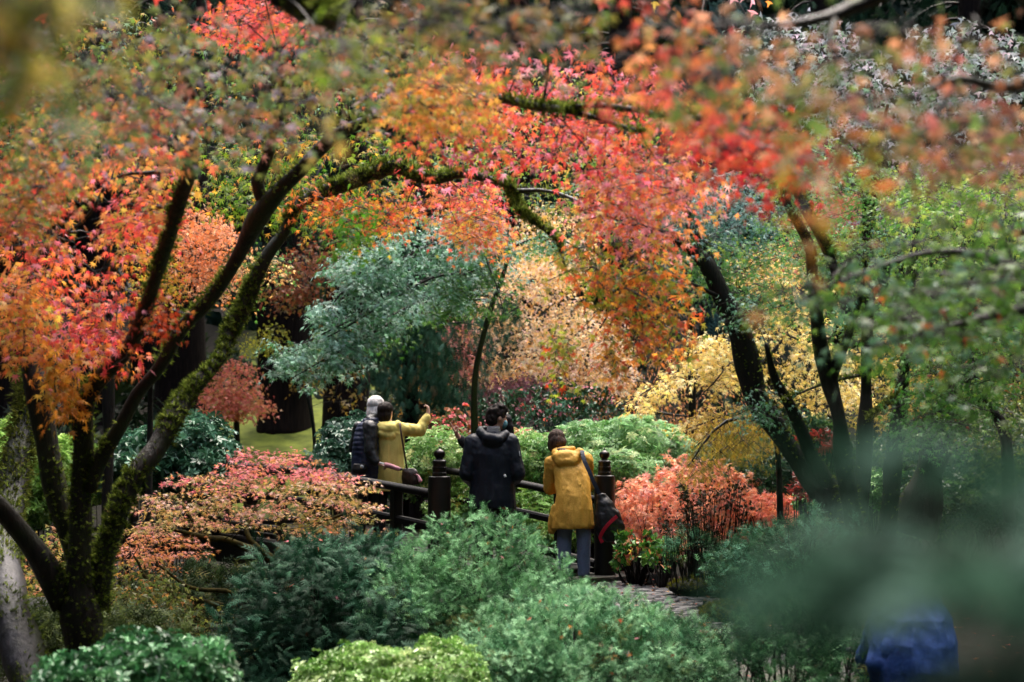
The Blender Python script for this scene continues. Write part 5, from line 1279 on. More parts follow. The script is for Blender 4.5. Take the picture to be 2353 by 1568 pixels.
bough([(3380, 1000, 1.4), (2800, 1120, 1.3), (2353, 1180, 1.22), (2100, 1160, 1.2), (1850, 1130, 1.18)], 900, .05, .036)
bough([(3400, 1200, 1.42), (2750, 1240, 1.25), (2300, 1250, 1.15), (2050, 1230, 1.12), (1850, 1235, 1.1), (1720, 1250, 1.08)], 600, .04, .034)
bough([(3420, 1300, 1.45), (2800, 1290, 1.25), (2400, 1270, 1.15), (2150, 1270, 1.1), (1960, 1290, 1.08)], 240, .035, .034)
bough([(3420, 1700, 1.4), (2800, 1560, 1.2), (2400, 1520, 1.12), (2150, 1580, 1.08), (1900, 1600, 1.05), (1600, 1610, 1.03), (1380, 1600, 1.02)], 340, .035, .034)
bough([(3420, 1450, 1.4), (2900, 1440, 1.3), (2400, 1450, 1.2), (2340, 1470, 1.15), (2280, 1500, 1.12)], 600, .05, .036)
bough([(3420, 1550, 1.4), (2900, 1560, 1.3), (2400, 1560, 1.2), (2340, 1570, 1.15), (2260, 1590, 1.12)], 600, .05, .036)
bough([(3420, 1900, 1.4), (2800, 1700, 1.15), (2400, 1640, 1.06), (2100, 1640, 1.02), (1800, 1680, 1.0)], 300, .05, .036)
bough([(3380, 1100, 1.4), (2900, 1180, 1.45), (2500, 1230, 1.42), (2280, 1270, 1.4)], 480, .07, .04)
bough([(3400, 1400, 1.4), (2900, 1400, 1.4), (2600, 1430, 1.38), (2380, 1490, 1.36)], 520, .07, .04)
T.finish()
# fallen leaves on the path and bank
k = 900
fx = rng.uniform(-1, 4.5, k); fy = rng.uniform(9, 17, k)
fz = np.maximum(zt(fx, fy), np.array([pz(v) for v in fy])) + .045
lv = Leaves(); lv.add('maple3', np.stack([fx, fy, fz], 1), norm(np.stack([rng.normal(0, 1, k), rng.normal(0, 1, k), np.zeros(k)], 1)), norm(rng.normal(0, .15, (k, 3)) + np.array([0, 0, 1])), .034, tint([('#8a4a2c', 1), ('#c08a44', 1), ('#5a3a24', 1), ('#b8483c', .8)], k))
for (cx_, cy_, rx_, ry_, dd_, rd_) in [(1100, 1348, 170, 150, 12.4, .7), (1330, 1490, 230, 115, 10.4, .7), (740, 1420, 160, 190, 12.4, .8), (1500, 1500, 150, 85, 10.2, .6)]:
    u = norm(rng.normal(0, 1, (26, 3)) + np.array([0, -.5, .8]))
    lv.add('maple5', at(cx_, cy_, dd_) + u * np.array([rx_ * dd_ / F, rd_, ry_ * dd_ / F]) * 1.06, norm(rng.normal(0, 1, (26, 3))), norm(u + rng.normal(0, .3, (26, 3))), .03, tint([('#c06a4c', 1), ('#c88a4c', 1), ('#c8808a', 1), ('#7a4a30', 1)], 26))
o = lv.build('fallen_leaves', M['leaf'], None); tag(o, 'scattered fallen maple leaves on the path and bank', 'leaves')

# ================================================================ people
from mathutils import noise as mnoise

def cloth(name, c, c2=None, rough=.75, scale=60, bump=.15, spec=.3, sheen=0.0):
    c2 = c2 or c
    return noise_mat(name, L(c), L(c2), scale, rough, bump, spec, 4)
M['skin'] = noise_mat('skin', L('#b98672'), L('#c99a86'), 20, .5, .05, .4)
M['skin2'] = noise_mat('skin_pale', L('#c79a88'), L('#d8b0a0'), 20, .5, .05, .4)
M['hair_dark'] = noise_mat('dark_brown_hair', L('#120e0d'), L('#2b211e'), 60, .65, .6, .15, stretch=(1, 1, .15))
M['hair_brown'] = noise_mat('brown_hair', L('#2a1f1b'), L('#55433a'), 60, .65, .6, .15, stretch=(1, 1, .15))
M['hair_black'] = noise_mat('black_hair', L('#0a090a'), L('#17161a'), 60, .6, .5, .15, stretch=(1, 1, .15))
M['hair_white'] = noise_mat('white_hair', L('#b9b5b4'), L('#e2dfde'), 60, .65, .6, .15, stretch=(1, 1, .15))
M['navy'] = cloth('navy_shell', '#060c16', '#0b1422', .55, 40, .08, .3)
M['black_coat'] = cloth('black_coat', '#0a0a0c', '#141418', .7)
M['mustard'] = cloth('mustard_coat', '#c08e30', '#d4a244', .6, 90, .2)
M['yellow'] = cloth('yellow_coat', '#d6c468', '#e2d07a', .65, 90, .2)
M['puffer'] = cloth('navy_puffer', '#1a2036', '#262d48', .5, 30, .2, .4)
M['black_sleeve'] = cloth('black_sleeve', '#101114', '#1c1d22', .45, 30, .2, .45)
M['jeans'] = cloth('pale_jeans', '#5f6c86', '#7b88a0', .85, 120, .2)
M['dark_trousers'] = cloth('dark_trousers', '#15130f', '#201d18', .85, 80, .2)
M['boot'] = cloth('brown_boot', '#3a2218', '#553223', .5, 20, .2)
M['shoe'] = cloth('dark_shoe', '#101010', '#1c1b1a', .5, 20, .2)
M['denim'] = cloth('blue_jacket', '#183670', '#24488a', .75, 60, .2)
M['mask'] = cloth('face_mask', '#5d8f9a', '#74a5ae', .8, 60, .1)
M['grey_knit'] = cloth('grey_knit', '#8d8a88', '#a8a5a2', .9, 90, .4)
M['bag_black'] = cloth('black_bag', '#0b0b0d', '#17171b', .5, 25, .3, .45)
M['bag_brown'] = cloth('brown_bag', '#2a1c16', '#3d2a21', .4, 20, .2, .5)
M['red_trim'] = cloth('red_piping', '#a01226', '#b81a30', .6)
M['strap_navy'] = cloth('dark_strap', '#1a2230', '#242d3c', .7)
M['strap_brown'] = cloth('brown_strap', '#3a2a24', '#4a3830', .6)
M['white_print'] = cloth('white_print', '#c9c9c9', '#dcdcdc', .6)
M['pink'] = cloth('pink_fabric', '#c98a94', '#dba4ac', .75)
M['plastic'] = cloth('black_plastic', '#0c0c0e', '#151517', .35, 20, .02, .5)
M['glass'] = cloth('lens_glass', '#05060a', '#0a0c12', .05, 20, 0, .8)
M['bird'] = noise_mat('bird_plumage', L('#0c0c10'), L('#1c1a20'), 60, .6, .3, .3)
M['bird_head'] = noise_mat('brown_plumage', L('#2c160c'), L('#5f2f18'), 60, .6, .3, .3)
M['eye'] = cloth('eye', '#0a0807', '#140f0c', .15, 20, 0, .6)

def pr_capsule(bm, p0, r0, p1, r1, seg=12):
    p0, p1 = Vector(p0), Vector(p1); d = p1 - p0; l = d.length
    if l < 1e-5: d = Vector((0, 0, 1e-4)); l = 1e-4
    z = d.normalized(); x = z.orthogonal().normalized(); y = z.cross(x)
    rings = []
    for t in (-85, -60, -30, 0): rings.append((r0 * math.sin(math.radians(t)), r0 * math.cos(math.radians(t))))
    for t in (0, 30, 60, 85): rings.append((l + r1 * math.sin(math.radians(t)), r1 * math.cos(math.radians(t))))
    vs = [[bm.verts.new(p0 + z * h + x * (r * math.cos(2 * math.pi * i / seg)) + y * (r * math.sin(2 * math.pi * i / seg))) for i in range(seg)] for h, r in rings]
    close_rings(bm, vs, seg)
def close_rings(bm, vs, seg):
    for a_, b_ in zip(vs[:-1], vs[1:]):
        for i in range(seg): bm.faces.new((a_[i], a_[(i + 1) % seg], b_[(i + 1) % seg], b_[i]))
    bm.faces.new(vs[0][::-1]); bm.faces.new(vs[-1])
def pr_loft(bm, rings, seg=20):
    vs = []
    for q in rings:
        cx, cyy, cz, rx, ry = q[:5]; tx = q[5] if len(q) > 5 else 0; ty = q[6] if len(q) > 6 else 0
        vs.append([bm.verts.new((cx + rx * math.cos(a), cyy + ry * math.sin(a), cz + tx * rx * math.cos(a) + ty * ry * math.sin(a))) for a in [2 * math.pi * i / seg for i in range(seg)]])
    close_rings(bm, vs, seg)
def pr_ell(bm, c, r, rot=None, sub=3):
    g = bmesh.ops.create_icosphere(bm, subdivisions=sub, radius=1)
    Mx = Matrix.Translation(Vector(c)) @ (rot.to_4x4() if rot is not None else Matrix()) @ Matrix.Diagonal((*r, 1))
    bmesh.ops.transform(bm, matrix=Mx, verts=g['verts'])

def sculpt(name, prims, voxel, mat, parent, smooth=3, fold=0.0, fscale=(9, 9, 14), bands=None, disp=None):
    bm = bmesh.new()
    for p_ in prims:
        if p_[0] == 'c': pr_capsule(bm, *p_[1:])
        elif p_[0] == 'l': pr_loft(bm, p_[1])
        else: pr_ell(bm, *p_[1:])
    bmesh.ops.recalc_face_normals(bm, faces=bm.faces)
    me = bpy.data.meshes.new(name); bm.to_mesh(me); bm.free()
    tmp = bpy.data.objects.new(name, me); COL.objects.link(tmp)
    rm = tmp.modifiers.new('r', 'REMESH'); rm.mode = 'VOXEL'; rm.voxel_size = voxel
    sm = tmp.modifiers.new('s', 'SMOOTH'); sm.iterations = smooth; sm.factor = .5
    dm = tmp.modifiers.new('d', 'DECIMATE'); dm.ratio = .22 if (name == 'body' or voxel > .0125) else .6
    dg = bpy.context.evaluated_depsgraph_get()
    me2 = bpy.data.meshes.new_from_object(tmp.evaluated_get(dg)); me2.name = name
    bpy.data.objects.remove(tmp); bpy.data.meshes.remove(me)
    me2.polygons.foreach_set("use_smooth", np.full(len(me2.polygons), True))
    if fold or bands or disp:
        n_ = len(me2.vertices)
        co = np.empty(n_ * 3, np.float32); no = np.empty(n_ * 3, np.float32)
        me2.vertices.foreach_get('co', co); me2.vertices.foreach_get('normal', no)
        co = co.reshape(-1, 3); no = no.reshape(-1, 3); d = np.zeros(n_)
        if fold:
            for i in range(n_):
                c_ = co[i]
                a_ = mnoise.noise(Vector((c_[0] * fscale[0], c_[1] * fscale[1], c_[2] * fscale[2] + 3 * c_[0])))
                b_ = mnoise.noise(Vector((c_[0] * 22 + 7, c_[1] * 22, c_[2] * 30 + c_[0] * 14)))
                d[i] = fold * ((1 - abs(a_) * 2.4) * .8 + b_ * .6)
        if bands: d += bands[1] * np.abs(np.sin(co[:, 2] * math.pi / bands[0])) ** .6
        if disp is not None: d += disp(co)
        co = co + no * d[:, None]
        me2.vertices.foreach_set('co', co.astype(np.float32).ravel()); me2.update()
    me2.materials.clear()
    return link_local(name, me2, mat, parent)

def V3(*a): return np.array(a, float)
def hand_prims(w, d, nrm_, s=1.0, curl=.9, point=False, side=1, grip=None):
    """wrist w, hand direction d, palm normal; five fingers, thumb leaves the side of the palm"""
    w = np.asarray(w, float); d = norm(np.asarray(d, float)); nr = norm(np.asarray(nrm_, float) - d * np.dot(nrm_, d)); sd_ = np.cross(d, nr) * side
    P = [('c', w, .024 * s, w + d * .03 * s, .026 * s)]
    for k in range(4):
        P.append(('c', w + d * .02 * s + sd_ * (.012 - .008 * k) * s, .016 * s, w + d * .085 * s + sd_ * (.030 - .020 * k) * s, .0125 * s))
    ln = (.072, .080, .074, .058)
    for k in range(4):
        b_ = w + d * .088 * s + sd_ * (.030 - .020 * k) * s
        cu = curl * (1 + .08 * k)
        if point and k == 0: cu = .06
        if point and k > 0: cu = 1.5
        l = ln[k] * s; cur = b_; ang = 0
        for j, f_ in enumerate((.45, .3, .25)):
            ang += cu * (.75, .9, .6)[j]
            nx = cur + (d * math.cos(ang) + nr * math.sin(ang)) * l * f_
            P.append(('c', cur, (.0095 - .001 * j) * s, nx, (.0088 - .001 * j) * s)); cur = nx
    t0 = w + d * .03 * s + sd_ * .024 * s
    t1 = t0 + (d * .55 + sd_ * .55 + nr * .5) * .038 * s
    t2 = t1 + (d * .8 + sd_ * .05 + nr * .6 * max(curl, .4)) * .032 * s
    P += [('c', t0, .0135 * s, t1, .0115 * s), ('c', t1, .0112 * s, t2, .0088 * s)]
    return P

def head_prims(c, R, s=1.0):
    c = np.asarray(c, float); Rn = np.array(R)
    f_ = lambda x, y, z: c + Rn @ (np.array([x, y, z]) * s)
    P = [('e', f_(0, -.012, .02), (.074 * s, .094 * s, .092 * s), R), ('e', f_(0, .02, -.03), (.06 * s, .072 * s, .085 * s), R), ('e', f_(0, .055, -.085), (.032 * s, .028 * s, .024 * s), R),
         ('c', f_(0, .086, .012), .009 * s, f_(0, .105, -.024), .013 * s), ('c', f_(-.03, .080, .024), .009 * s, f_(.03, .080, .024), .009 * s),
         ('c', f_(-.018, .083, -.06), .007 * s, f_(.018, .083, -.06), .007 * s)]
    for q in (-1, 1):
        P += [('e', f_(q * .077, -.008, -.008), (.010 * s, .019 * s, .032 * s), R), ('e', f_(q * .03, .074, .006), (.013 * s, .01 * s, .009 * s), R)]
    return P
def eyes(c, R, parent, s=1.0):
    for q in (-1, 1):
        bm = bmesh.new(); p_ = np.asarray(c, float) + np.array(R) @ (np.array([q * .03, .081, .007]) * s)
        pr_ell(bm, p_, (.008 * s, .006 * s, .0055 * s), R, 2); me = bpy.data.meshes.new('eye'); bm.to_mesh(me); bm.free()
        link_local('eye', me, M['eye'], parent)
def yaw(deg, pitch=0.0, roll=0.0):
    """0 looks away from the camera (+y), positive turns to the right"""
    return Matrix.Rotation(math.radians(-deg), 3, 'Z') @ Matrix.Rotation(math.radians(pitch), 3, 'X') @ Matrix.Rotation(math.radians(roll), 3, 'Y')

def body_prims(J, head_c, R, hs=1.0):
    P = [('c', J['pelvis'], .12, J['chest'], .13), ('c', J['chest'], .11, (np.array(J['neck']) * .7 + np.array(J['chest']) * .3), .06), ('c', J['neck'], .052, np.array(head_c) + np.array(R) @ np.array([0, -.02, -.06]), .05)]
    P += head_prims(head_c, R, hs)
    for s_ in 'LR':
        P += [('c', J['pelvis'], .1, J['hip' + s_], .085), ('c', J['hip' + s_], .08, J['knee' + s_], .05), ('c', J['knee' + s_], .05, J['ank' + s_], .035)]
        a_ = np.array(J['ank' + s_], float)
        P += [('c', a_, .036, a_ + V3(0, .03, -.045), .034), ('c', a_ + V3(0, .03, -.048), .032, a_ + V3(0, .15, -.055), .025)]
        P += [('c', J['chest'], .08, J['sh' + s_], .055), ('c', J['sh' + s_], .052, J['el' + s_], .038), ('c', J['el' + s_], .037, J['wr' + s_], .026)]
    return P
def leg_prims(J, r=(.095, .068, .058), boots=False):
    P = []
    for s_ in 'LR':
        P += [('c', J['pelvis'], r[0] * 1.15, J['hip' + s_], r[0]), ('c', J['hip' + s_], r[0], J['knee' + s_], r[1]), ('c', J['knee' + s_], r[1], J['ank' + s_], r[2])]
    return P
def shoe_prims(J, s=1.0, h=.05):
    P = []
    for s_ in 'LR':
        a_ = np.array(J['ank' + s_], float)
        P += [('c', a_ + V3(0, .0, h), .05, a_ + V3(0, 0, -.03), .045), ('c', a_ + V3(0, -.02, -.045), .042, a_ + V3(0, .16, -.05), .036)]
    return P
def sleeve_prims(J, r=(.075, .062, .05), sides='LR', cuff=.93):
    P = []
    for s_ in sides:
        P += [('c', J['chest'], .09, J['sh' + s_], r[0]), ('c', J['sh' + s_], r[0], J['el' + s_], r[1]), ('c', J['el' + s_], r[1], np.array(J['wr' + s_]) * cuff + np.array(J['el' + s_]) * (1 - cuff), r[2])]
    return P
def hair_disp(a1=.008, f1=38):
    def f(co):
        return np.array([a1 * mnoise.noise(Vector((c_[0] * f1, c_[1] * f1, c_[2] * f1 * .6))) + .004 * mnoise.noise(Vector((c_[0] * 150, c_[1] * 150, c_[2] * 30))) for c_ in co])
    return f
def ribbon(name, pts, w, th, mat, parent, wdir=(1, 0, 0)):
    P, _ = catmull(np.array(pts, float), np.ones(len(pts)), .03)
    T_ = norm(np.gradient(P, axis=0)); W = norm(np.cross(T_, np.array([0, 1., 0.]) + 0 * T_)); N_ = np.cross(W, T_)
    V = []; Fc = []
    for p_, w_, n_ in zip(P, W, N_):
        for (a_, b_) in ((-1, -1), (1, -1), (1, 1), (-1, 1)): V.append(p_ + w_ * a_ * w / 2 + n_ * b_ * th / 2)
    for i in range(len(P) - 1):
        for k in range(4): Fc.append((i * 4 + k, i * 4 + (k + 1) % 4, (i + 1) * 4 + (k + 1) % 4, (i + 1) * 4 + k))
    Fc += [(3, 2, 1, 0), tuple((len(P) - 1) * 4 + k for k in range(4))]
    return link_local(name, mesh_py(name, V, Fc, False), mat, parent)
def blobs(name, prims, mat, parent, voxel=.008, smooth=2, fold=0.0, **kw):
    return sculpt(name, prims, voxel, mat, parent, smooth, fold, **kw)
def person(label, x, d, z):
    q = at(x, 1068, d)
    o = empty('person', (q[0], q[1], z)); tag(o, label, 'person')
    return o

# ---- navy jacket, back to us, face turned right with a mask
p1 = person('person in a dark navy hooded jacket and blue face mask, back turned', 1130, 15.5, .05)
J = dict(pelvis=(0, 0, .95), chest=(0, .01, 1.28), neck=(.02, .02, 1.46), hipL=(-.09, 0, .90), hipR=(.09, 0, .90), kneeL=(-.11, .02, .49), kneeR=(.11, .02, .49), ankL=(-.12, 0, .09), ankR=(.12, 0, .09),
         shL=(-.185, .01, 1.375), shR=(.185, .01, 1.375), elL=(-.245, -.02, 1.06), elR=(.255, -.02, 1.06), wrL=(-.17, .2, .95), wrR=(.17, .2, .95))
hc, R = (.055, .045, 1.612), yaw(62, -6)
sculpt('body', body_prims(J, hc, R) + hand_prims(J['wrL'], (.2, .9, -.3), (1, 0, 0)) + hand_prims(J['wrR'], (-.2, .9, -.3), (-1, 0, 0), side=-1), .0085, M['skin'], p1)
eyes(hc, R, p1)
sculpt('trousers', leg_prims(J, (.1, .078, .068)), .013, M['dark_trousers'], p1, 4, .007)
sculpt('shoes', shoe_prims(J), .012, M['shoe'], p1)
jk = sculpt('jacket', [('l', [(0, 0, .72, .232, .15), (0, 0, .80, .232, .152), (0, 0, .95, .215, .145), (0, .0, 1.1, .205, .14), (0, .0, 1.25, .215, .138), (0, .01, 1.35, .205, .125), (.0, .015, 1.42, .15, .1), (.01, .02, 1.48, .095, .085)])] + sleeve_prims(J, (.085, .076, .058)) +
       [('c', (-.11, .0, 1.475), .045, (-.045, -.115, 1.415), .05), ('c', (-.045, -.115, 1.415), .05, (.06, -.12, 1.40), .05), ('c', (.06, -.12, 1.40), .05, (.14, -.01, 1.455), .04), ('c', (-.115, .02, 1.50), .035, (-.06, .075, 1.50), .035), ('e', (.01, -.105, 1.375), (.10, .05, .055))], .010, M['navy'], p1, 3, .006, (10, 10, 9))
blobs('collar', [('l', [(.015, .025, 1.46, .068, .07), (.02, .028, 1.515, .07, .072), (.02, .03, 1.53, .06, .062)])], M['grey_knit'], p1)
f_ = lambda x, y, z: np.array(hc) + np.array(R) @ np.array([x, y, z])
sculpt('hair', [('e', f_(0, -.018, .045), (.088, .105, .088), R), ('e', f_(0, -.055, -.005), (.079, .066, .09), R), ('e', f_(0, .05, .088), (.07, .05, .038), R), ('e', f_(.02, .0, .11), (.06, .07, .04), R)], .009, M['hair_dark'], p1, 2, disp=hair_disp(.014, 34))
sculpt('face_mask', [('e', f_(0, .062, -.05), (.058, .05, .056), R)], .007, M['mask'], p1, 2)
ribbon('mask_loop', [f_(.055, .06, -.03), f_(.072, .03, -.015), f_(.083, -.005, .005)], .004, .003, M['white_print'], p1)
ribbon('glasses', [f_(.083, -.005, .012), f_(.078, .04, .014), f_(.06, .088, .012), f_(.03, .100, .01)], .006, .005, M['plastic'], p1)
blobs('emblem', [('c', (.125, -.152, 1.045), .008, (.14, -.150, 1.035), .008), ('c', (.128, -.152, 1.03), .007, (.135, -.151, 1.05), .007)], M['white_print'], p1, .004, 1)
ribbon('sleeve_mark', [(.272, -.062, 1.285), (.276, -.066, 1.26), (.280, -.068, 1.235)], .006, .004, M['white_print'], p1)

# ---- hidden partner, pointing left
p2 = person('person with long black hair, mostly hidden, arm stretched out pointing left', 1142, 16.25, .10)
J = dict(pelvis=(0, 0, .86), chest=(0, 0, 1.18), neck=(0, 0, 1.38), hipL=(-.08, 0, .82), hipR=(.08, 0, .82), kneeL=(-.09, .02, .45), kneeR=(.09, .02, .45), ankL=(-.1, 0, .08), ankR=(.1, 0, .08),
         shL=(-.13, 0, 1.29), shR=(.13, 0, 1.27), elL=(-.30, .02, 1.29), elR=(.2, .1, 1.03), wrL=(-.40, -.02, 1.385), wrR=(.08, .25, 1.02))
hc, R = (.075, .02, 1.515), yaw(-30)
sculpt('body', body_prims(J, hc, R, .95) + hand_prims(J['wrL'], (-.45, -.05, .8), (.85, -.1, .45), 1.1, 1.2, True, side=-1) + hand_prims(J['wrR'], (-.4, .9, 0), (-.5, 0, -.5), .9, side=-1), .0085, M['skin'], p2)
eyes(hc, R, p2)
sculpt('trousers', leg_prims(J), .014, M['dark_trousers'], p2)
sculpt('shoes', shoe_prims(J), .012, M['shoe'], p2)
sculpt('coat', [('l', [(0, 0, .6, .2, .15), (0, 0, .85, .19, .14), (0, 0, 1.1, .18, .13), (0, 0, 1.26, .15, .12), (0.02, 0, 1.38, .08, .08)])] + sleeve_prims(J, (.07, .062, .044), cuff=.7), .011, M['black_coat'], p2, 3, .007)
f_ = lambda x, y, z: np.array(hc) + np.array(R) @ np.array([x, y, z])
sculpt('hair', [('e', (.075, .0, 1.545), (.09, .1, .09)), ('l', [(.09, -.03, 1.26, .07, .04), (.09, -.03, 1.38, .09, .06), (.08, -.02, 1.5, .095, .085), (.075, -.01, 1.55, .085, .085)])], .01, M['hair_black'], p2, 3, disp=hair_disp(.008, 26))

# ---- mustard coat, leaning on the rail
p3 = person('person in a mustard-yellow hooded coat and pale jeans leaning on the railing', 1322, 16.4, -.02)
J = dict(pelvis=(-.02, 0, .84), chest=(-.05, .16, 1.15), neck=(-.13, .28, 1.34), hipL=(-.10, 0, .80), hipR=(.07, 0, .80), kneeL=(-.115, .03, .45), kneeR=(.085, .0, .45), ankL=(-.12, .0, .09), ankR=(.085, .0, .09),
         shL=(-.235, .20, 1.24), shR=(.115, .2, 1.27), elL=(-.265, .26, .97), elR=(.15, .32, 1.0), wrL=(-.12, .46, 1.0), wrR=(.08, .48, 1.02))
hc, R = (-.185, .36, 1.47), yaw(-15, -28)
sculpt('body', body_prims(J, hc, R) + hand_prims(J['wrL'], (.5, .8, -.1), (0, .2, -1), .9) + hand_prims(J['wrR'], (-.5, .8, -.1), (0, .2, -1), .9, side=-1), .0085, M['skin2'], p3)
eyes(hc, R, p3)
sculpt('jeans', leg_prims(J, (.098, .075, .062)), .011, M['jeans'], p3, 3, .006, (14, 14, 20))
sculpt('boots', shoe_prims(J, h=.09), .011, M['boot'], p3)
sculpt('coat', [('l', [(-.03, .0, .555, .225, .165, .02, 0), (-.03, .0, .60, .225, .17), (-.02, .0, .75, .2, .16), (-.02, .02, .9, .185, .155), (-.03, .07, 1.05, .182, .15), (-.04, .13, 1.18, .185, .145), (-.06, .18, 1.28, .165, .12), (-.10, .24, 1.35, .10, .09)])] + sleeve_prims(J, (.082, .07, .055)) +
       [('c', (-.20, .14, 1.33), .05, (-.16, .05, 1.255), .055), ('c', (-.16, .05, 1.255), .055, (-.03, .04, 1.255), .06), ('c', (-.03, .04, 1.255), .06, (.05, .10, 1.345), .05), ('e', (-.09, .08, 1.30), (.15, .075, .075)), ('c', (-.21, .22, 1.36), .035, (-.02, .22, 1.385), .035),
        ('l', [(-.25, .02, .50, .03, .04), (-.235, .02, .60, .05, .06), (-.2, .02, .8, .05, .06)])], .0105, M['mustard'], p3, 3, .009, (13, 13, 4.5))
f_ = lambda x, y, z: np.array(hc) + np.array(R) @ np.array([x, y, z])
sculpt('hair', [('e', f_(0, -.015, .035), (.092, .108, .092), R), ('e', f_(0, -.04, -.03), (.092, .08, .085), R), ('e', f_(-.06, .02, -.03), (.035, .06, .08), R), ('e', f_(.06, .02, -.03), (.035, .06, .08), R)], .009, M['hair_brown'], p3, 3, disp=hair_disp(.010, 30))
blobs('scarf', [('l', [(-.12, .235, 1.365, .09, .08), (-.13, .255, 1.395, .085, .075)])], M['strap_navy'], p3)
q = p3.location
sb = empty('shoulder_bag', (q.x + .33, q.y - .10, q.z + .45)); tag(sb, 'black slouchy shoulder bag with a curved red stripe', 'bag')
sculpt('pouch', [('l', [(.04, 0, -.02, .07, .05), (.035, 0, .03, .135, .085), (.02, 0, .14, .15, .10), (.0, 0, .27, .125, .095), (-.03, 0, .38, .08, .07), (-.07, 0, .47, .035, .035)])], .011, M['bag_black'], sb, 2, .012)
ribbon('red_stripe', [(.09, -.115, .24), (.0, -.125, .16), (-.06, -.118, .08), (-.085, -.105, .02), (-.06, -.10, -.03)], .035, .01, M['red_trim'], sb)
ribbon('strap', [(-.08, -.01, .46), (-.13, -.02, .56), (-.19, .0, .70), (-.24, .05, .82), (-.255, .13, .905), (-.25, .25, .92)], .042, .008, M['strap_navy'], sb)
ribbon('pull_cord', [(.05, -.07, -.02), (.055, -.075, -.1), (.07, -.075, -.16), (.085, -.075, -.10), (.075, -.07, -.03)], .004, .004, M['red_trim'], sb)

# ---- yellow coat taking a picture
tA = 2.55
def deck(t, s): return bp(t, s, .155)
p4 = person('person in a pale yellow hooded coat raising a small camera', 895, 17.95, .0)
# stand on the deck
def stand(o):
    rel = np.array([o.location.x - PLX, o.location.y - PLY]); t = float(rel @ BA); s_ = float(rel @ BU) / BW
    o.location.z = float(bp(t, s_, .152)[2])
stand(p4)
J = dict(pelvis=(0, 0, .83), chest=(0, .0, 1.14), neck=(-.02, 0, 1.33), hipL=(-.08, 0, .79), hipR=(.08, 0, .79), kneeL=(-.09, .02, .43), kneeR=(.09, .02, .43), ankL=(-.1, 0, .085), ankR=(.1, 0, .085),
         shL=(-.145, 0, 1.24), shR=(.14, .02, 1.25), elL=(-.2, .12, 1.0), elR=(.345, .14, 1.235), wrL=(-.12, .26, .95), wrR=(.43, .20, 1.435))
hc, R = (-.045, .03, 1.445), yaw(25)
sculpt('body', body_prims(J, hc, R) + hand_prims(J['wrR'], (-.02, .15, 1), (-1, .2, .1), .95, 1.0, side=-1) + hand_prims(J['wrL'], (.4, .9, 0), (.5, 0, -.5), .9), .0085, M['skin2'], p4)
eyes(hc, R, p4)
sculpt('trousers', leg_prims(J), .013, M['dark_trousers'], p4)
sculpt('shoes', shoe_prims(J), .012, M['shoe'], p4)
sculpt('coat', [('l', [(.0, 0, .54, .185, .14), (.0, 0, .62, .185, .145), (0, 0, .8, .172, .14), (0, 0, .95, .165, .135), (0, 0, 1.1, .17, .132), (0, 0, 1.2, .17, .125), (-.01, 0, 1.29, .12, .1), (-.02, .0, 1.34, .075, .07)])] + sleeve_prims(J, (.08, .068, .048), cuff=.8) +
       [('c', (-.12, -.03, 1.31), .045, (-.09, -.1, 1.2), .055), ('c', (-.09, -.1, 1.2), .055, (.03, -.1, 1.17), .05), ('c', (.03, -.1, 1.17), .05, (.09, -.03, 1.31), .042), ('e', (-.03, -.08, 1.255), (.12, .075, .085))], .0105, M['yellow'], p4, 3, .008, (13, 13, 4.5))
f_ = lambda x, y, z: np.array(hc) + np.array(R) @ np.array([x, y, z])
sculpt('hair', [('e', f_(0, -.02, .035), (.09, .105, .09), R), ('e', f_(0, -.05, -.04), (.088, .07, .09), R), ('e', f_(0, -.06, -.10), (.075, .05, .05), R)], .009, M['hair_dark'], p4, 3, disp=hair_disp(.006, 28))
q = p4.location
cm = empty('compact_camera', (q.x + .405, q.y + .22, q.z + 1.50)); tag(cm, 'small black compact camera held up by the yellow-coated person', 'camera')
def boxl(name, c, s_, mat, parent, bev=.004):
    bm = bmesh.new(); bmesh.ops.create_cube(bm, size=1); bmesh.ops.scale(bm, vec=s_, verts=bm.verts)
    bmesh.ops.bevel(bm, geom=bm.edges[:], offset=bev, segments=2, affect='EDGES'); bmesh.ops.translate(bm, vec=c, verts=bm.verts)
    me = bpy.data.meshes.new(name); bm.to_mesh(me); bm.free(); return link_local(name, me, mat, parent)
boxl('housing', (-.03, 0, .02), (.10, .035, .062), M['plastic'], cm)
bm = bmesh.new(); pr_capsule(bm, (-.04, .015, .02), .022, (-.04, .045, .02), .02); me = bpy.data.meshes.new('lens'); bm.to_mesh(me); bm.free(); link_local('lens', me, M['glass'], cm)
boxl('screen', (-.03, -.0185, .02), (.07, .004, .045), M['glass'], cm, .001)
hb = empty('handbag', (q.x + .25, q.y - .06, q.z + .66)); tag(hb, 'small dark brown handbag on a long strap beside the yellow coat', 'handbag')
sculpt('pouch', [('l', [(0, 0, -.04, .10, .05), (0, 0, .02, .115, .062), (-.01, 0, .10, .095, .05), (-.02, 0, .14, .06, .03)])], .009, M['bag_brown'], hb, 2, .008)
blobs('tassel', [('c', (.09, -.05, .05), .018, (.11, -.06, .0), .024), ('c', (.07, -.055, .07), .012, (.09, -.05, .05), .012)], M['pink'], hb, .006)
ribbon('strap', [(-.04, -.02, .12), (-.055, -.06, .22), (-.085, -.085, .40), (-.11, -.08, .55), (-.125, -.04, .645), (-.125, .03, .665)], .02, .006, M['strap_brown'], hb)

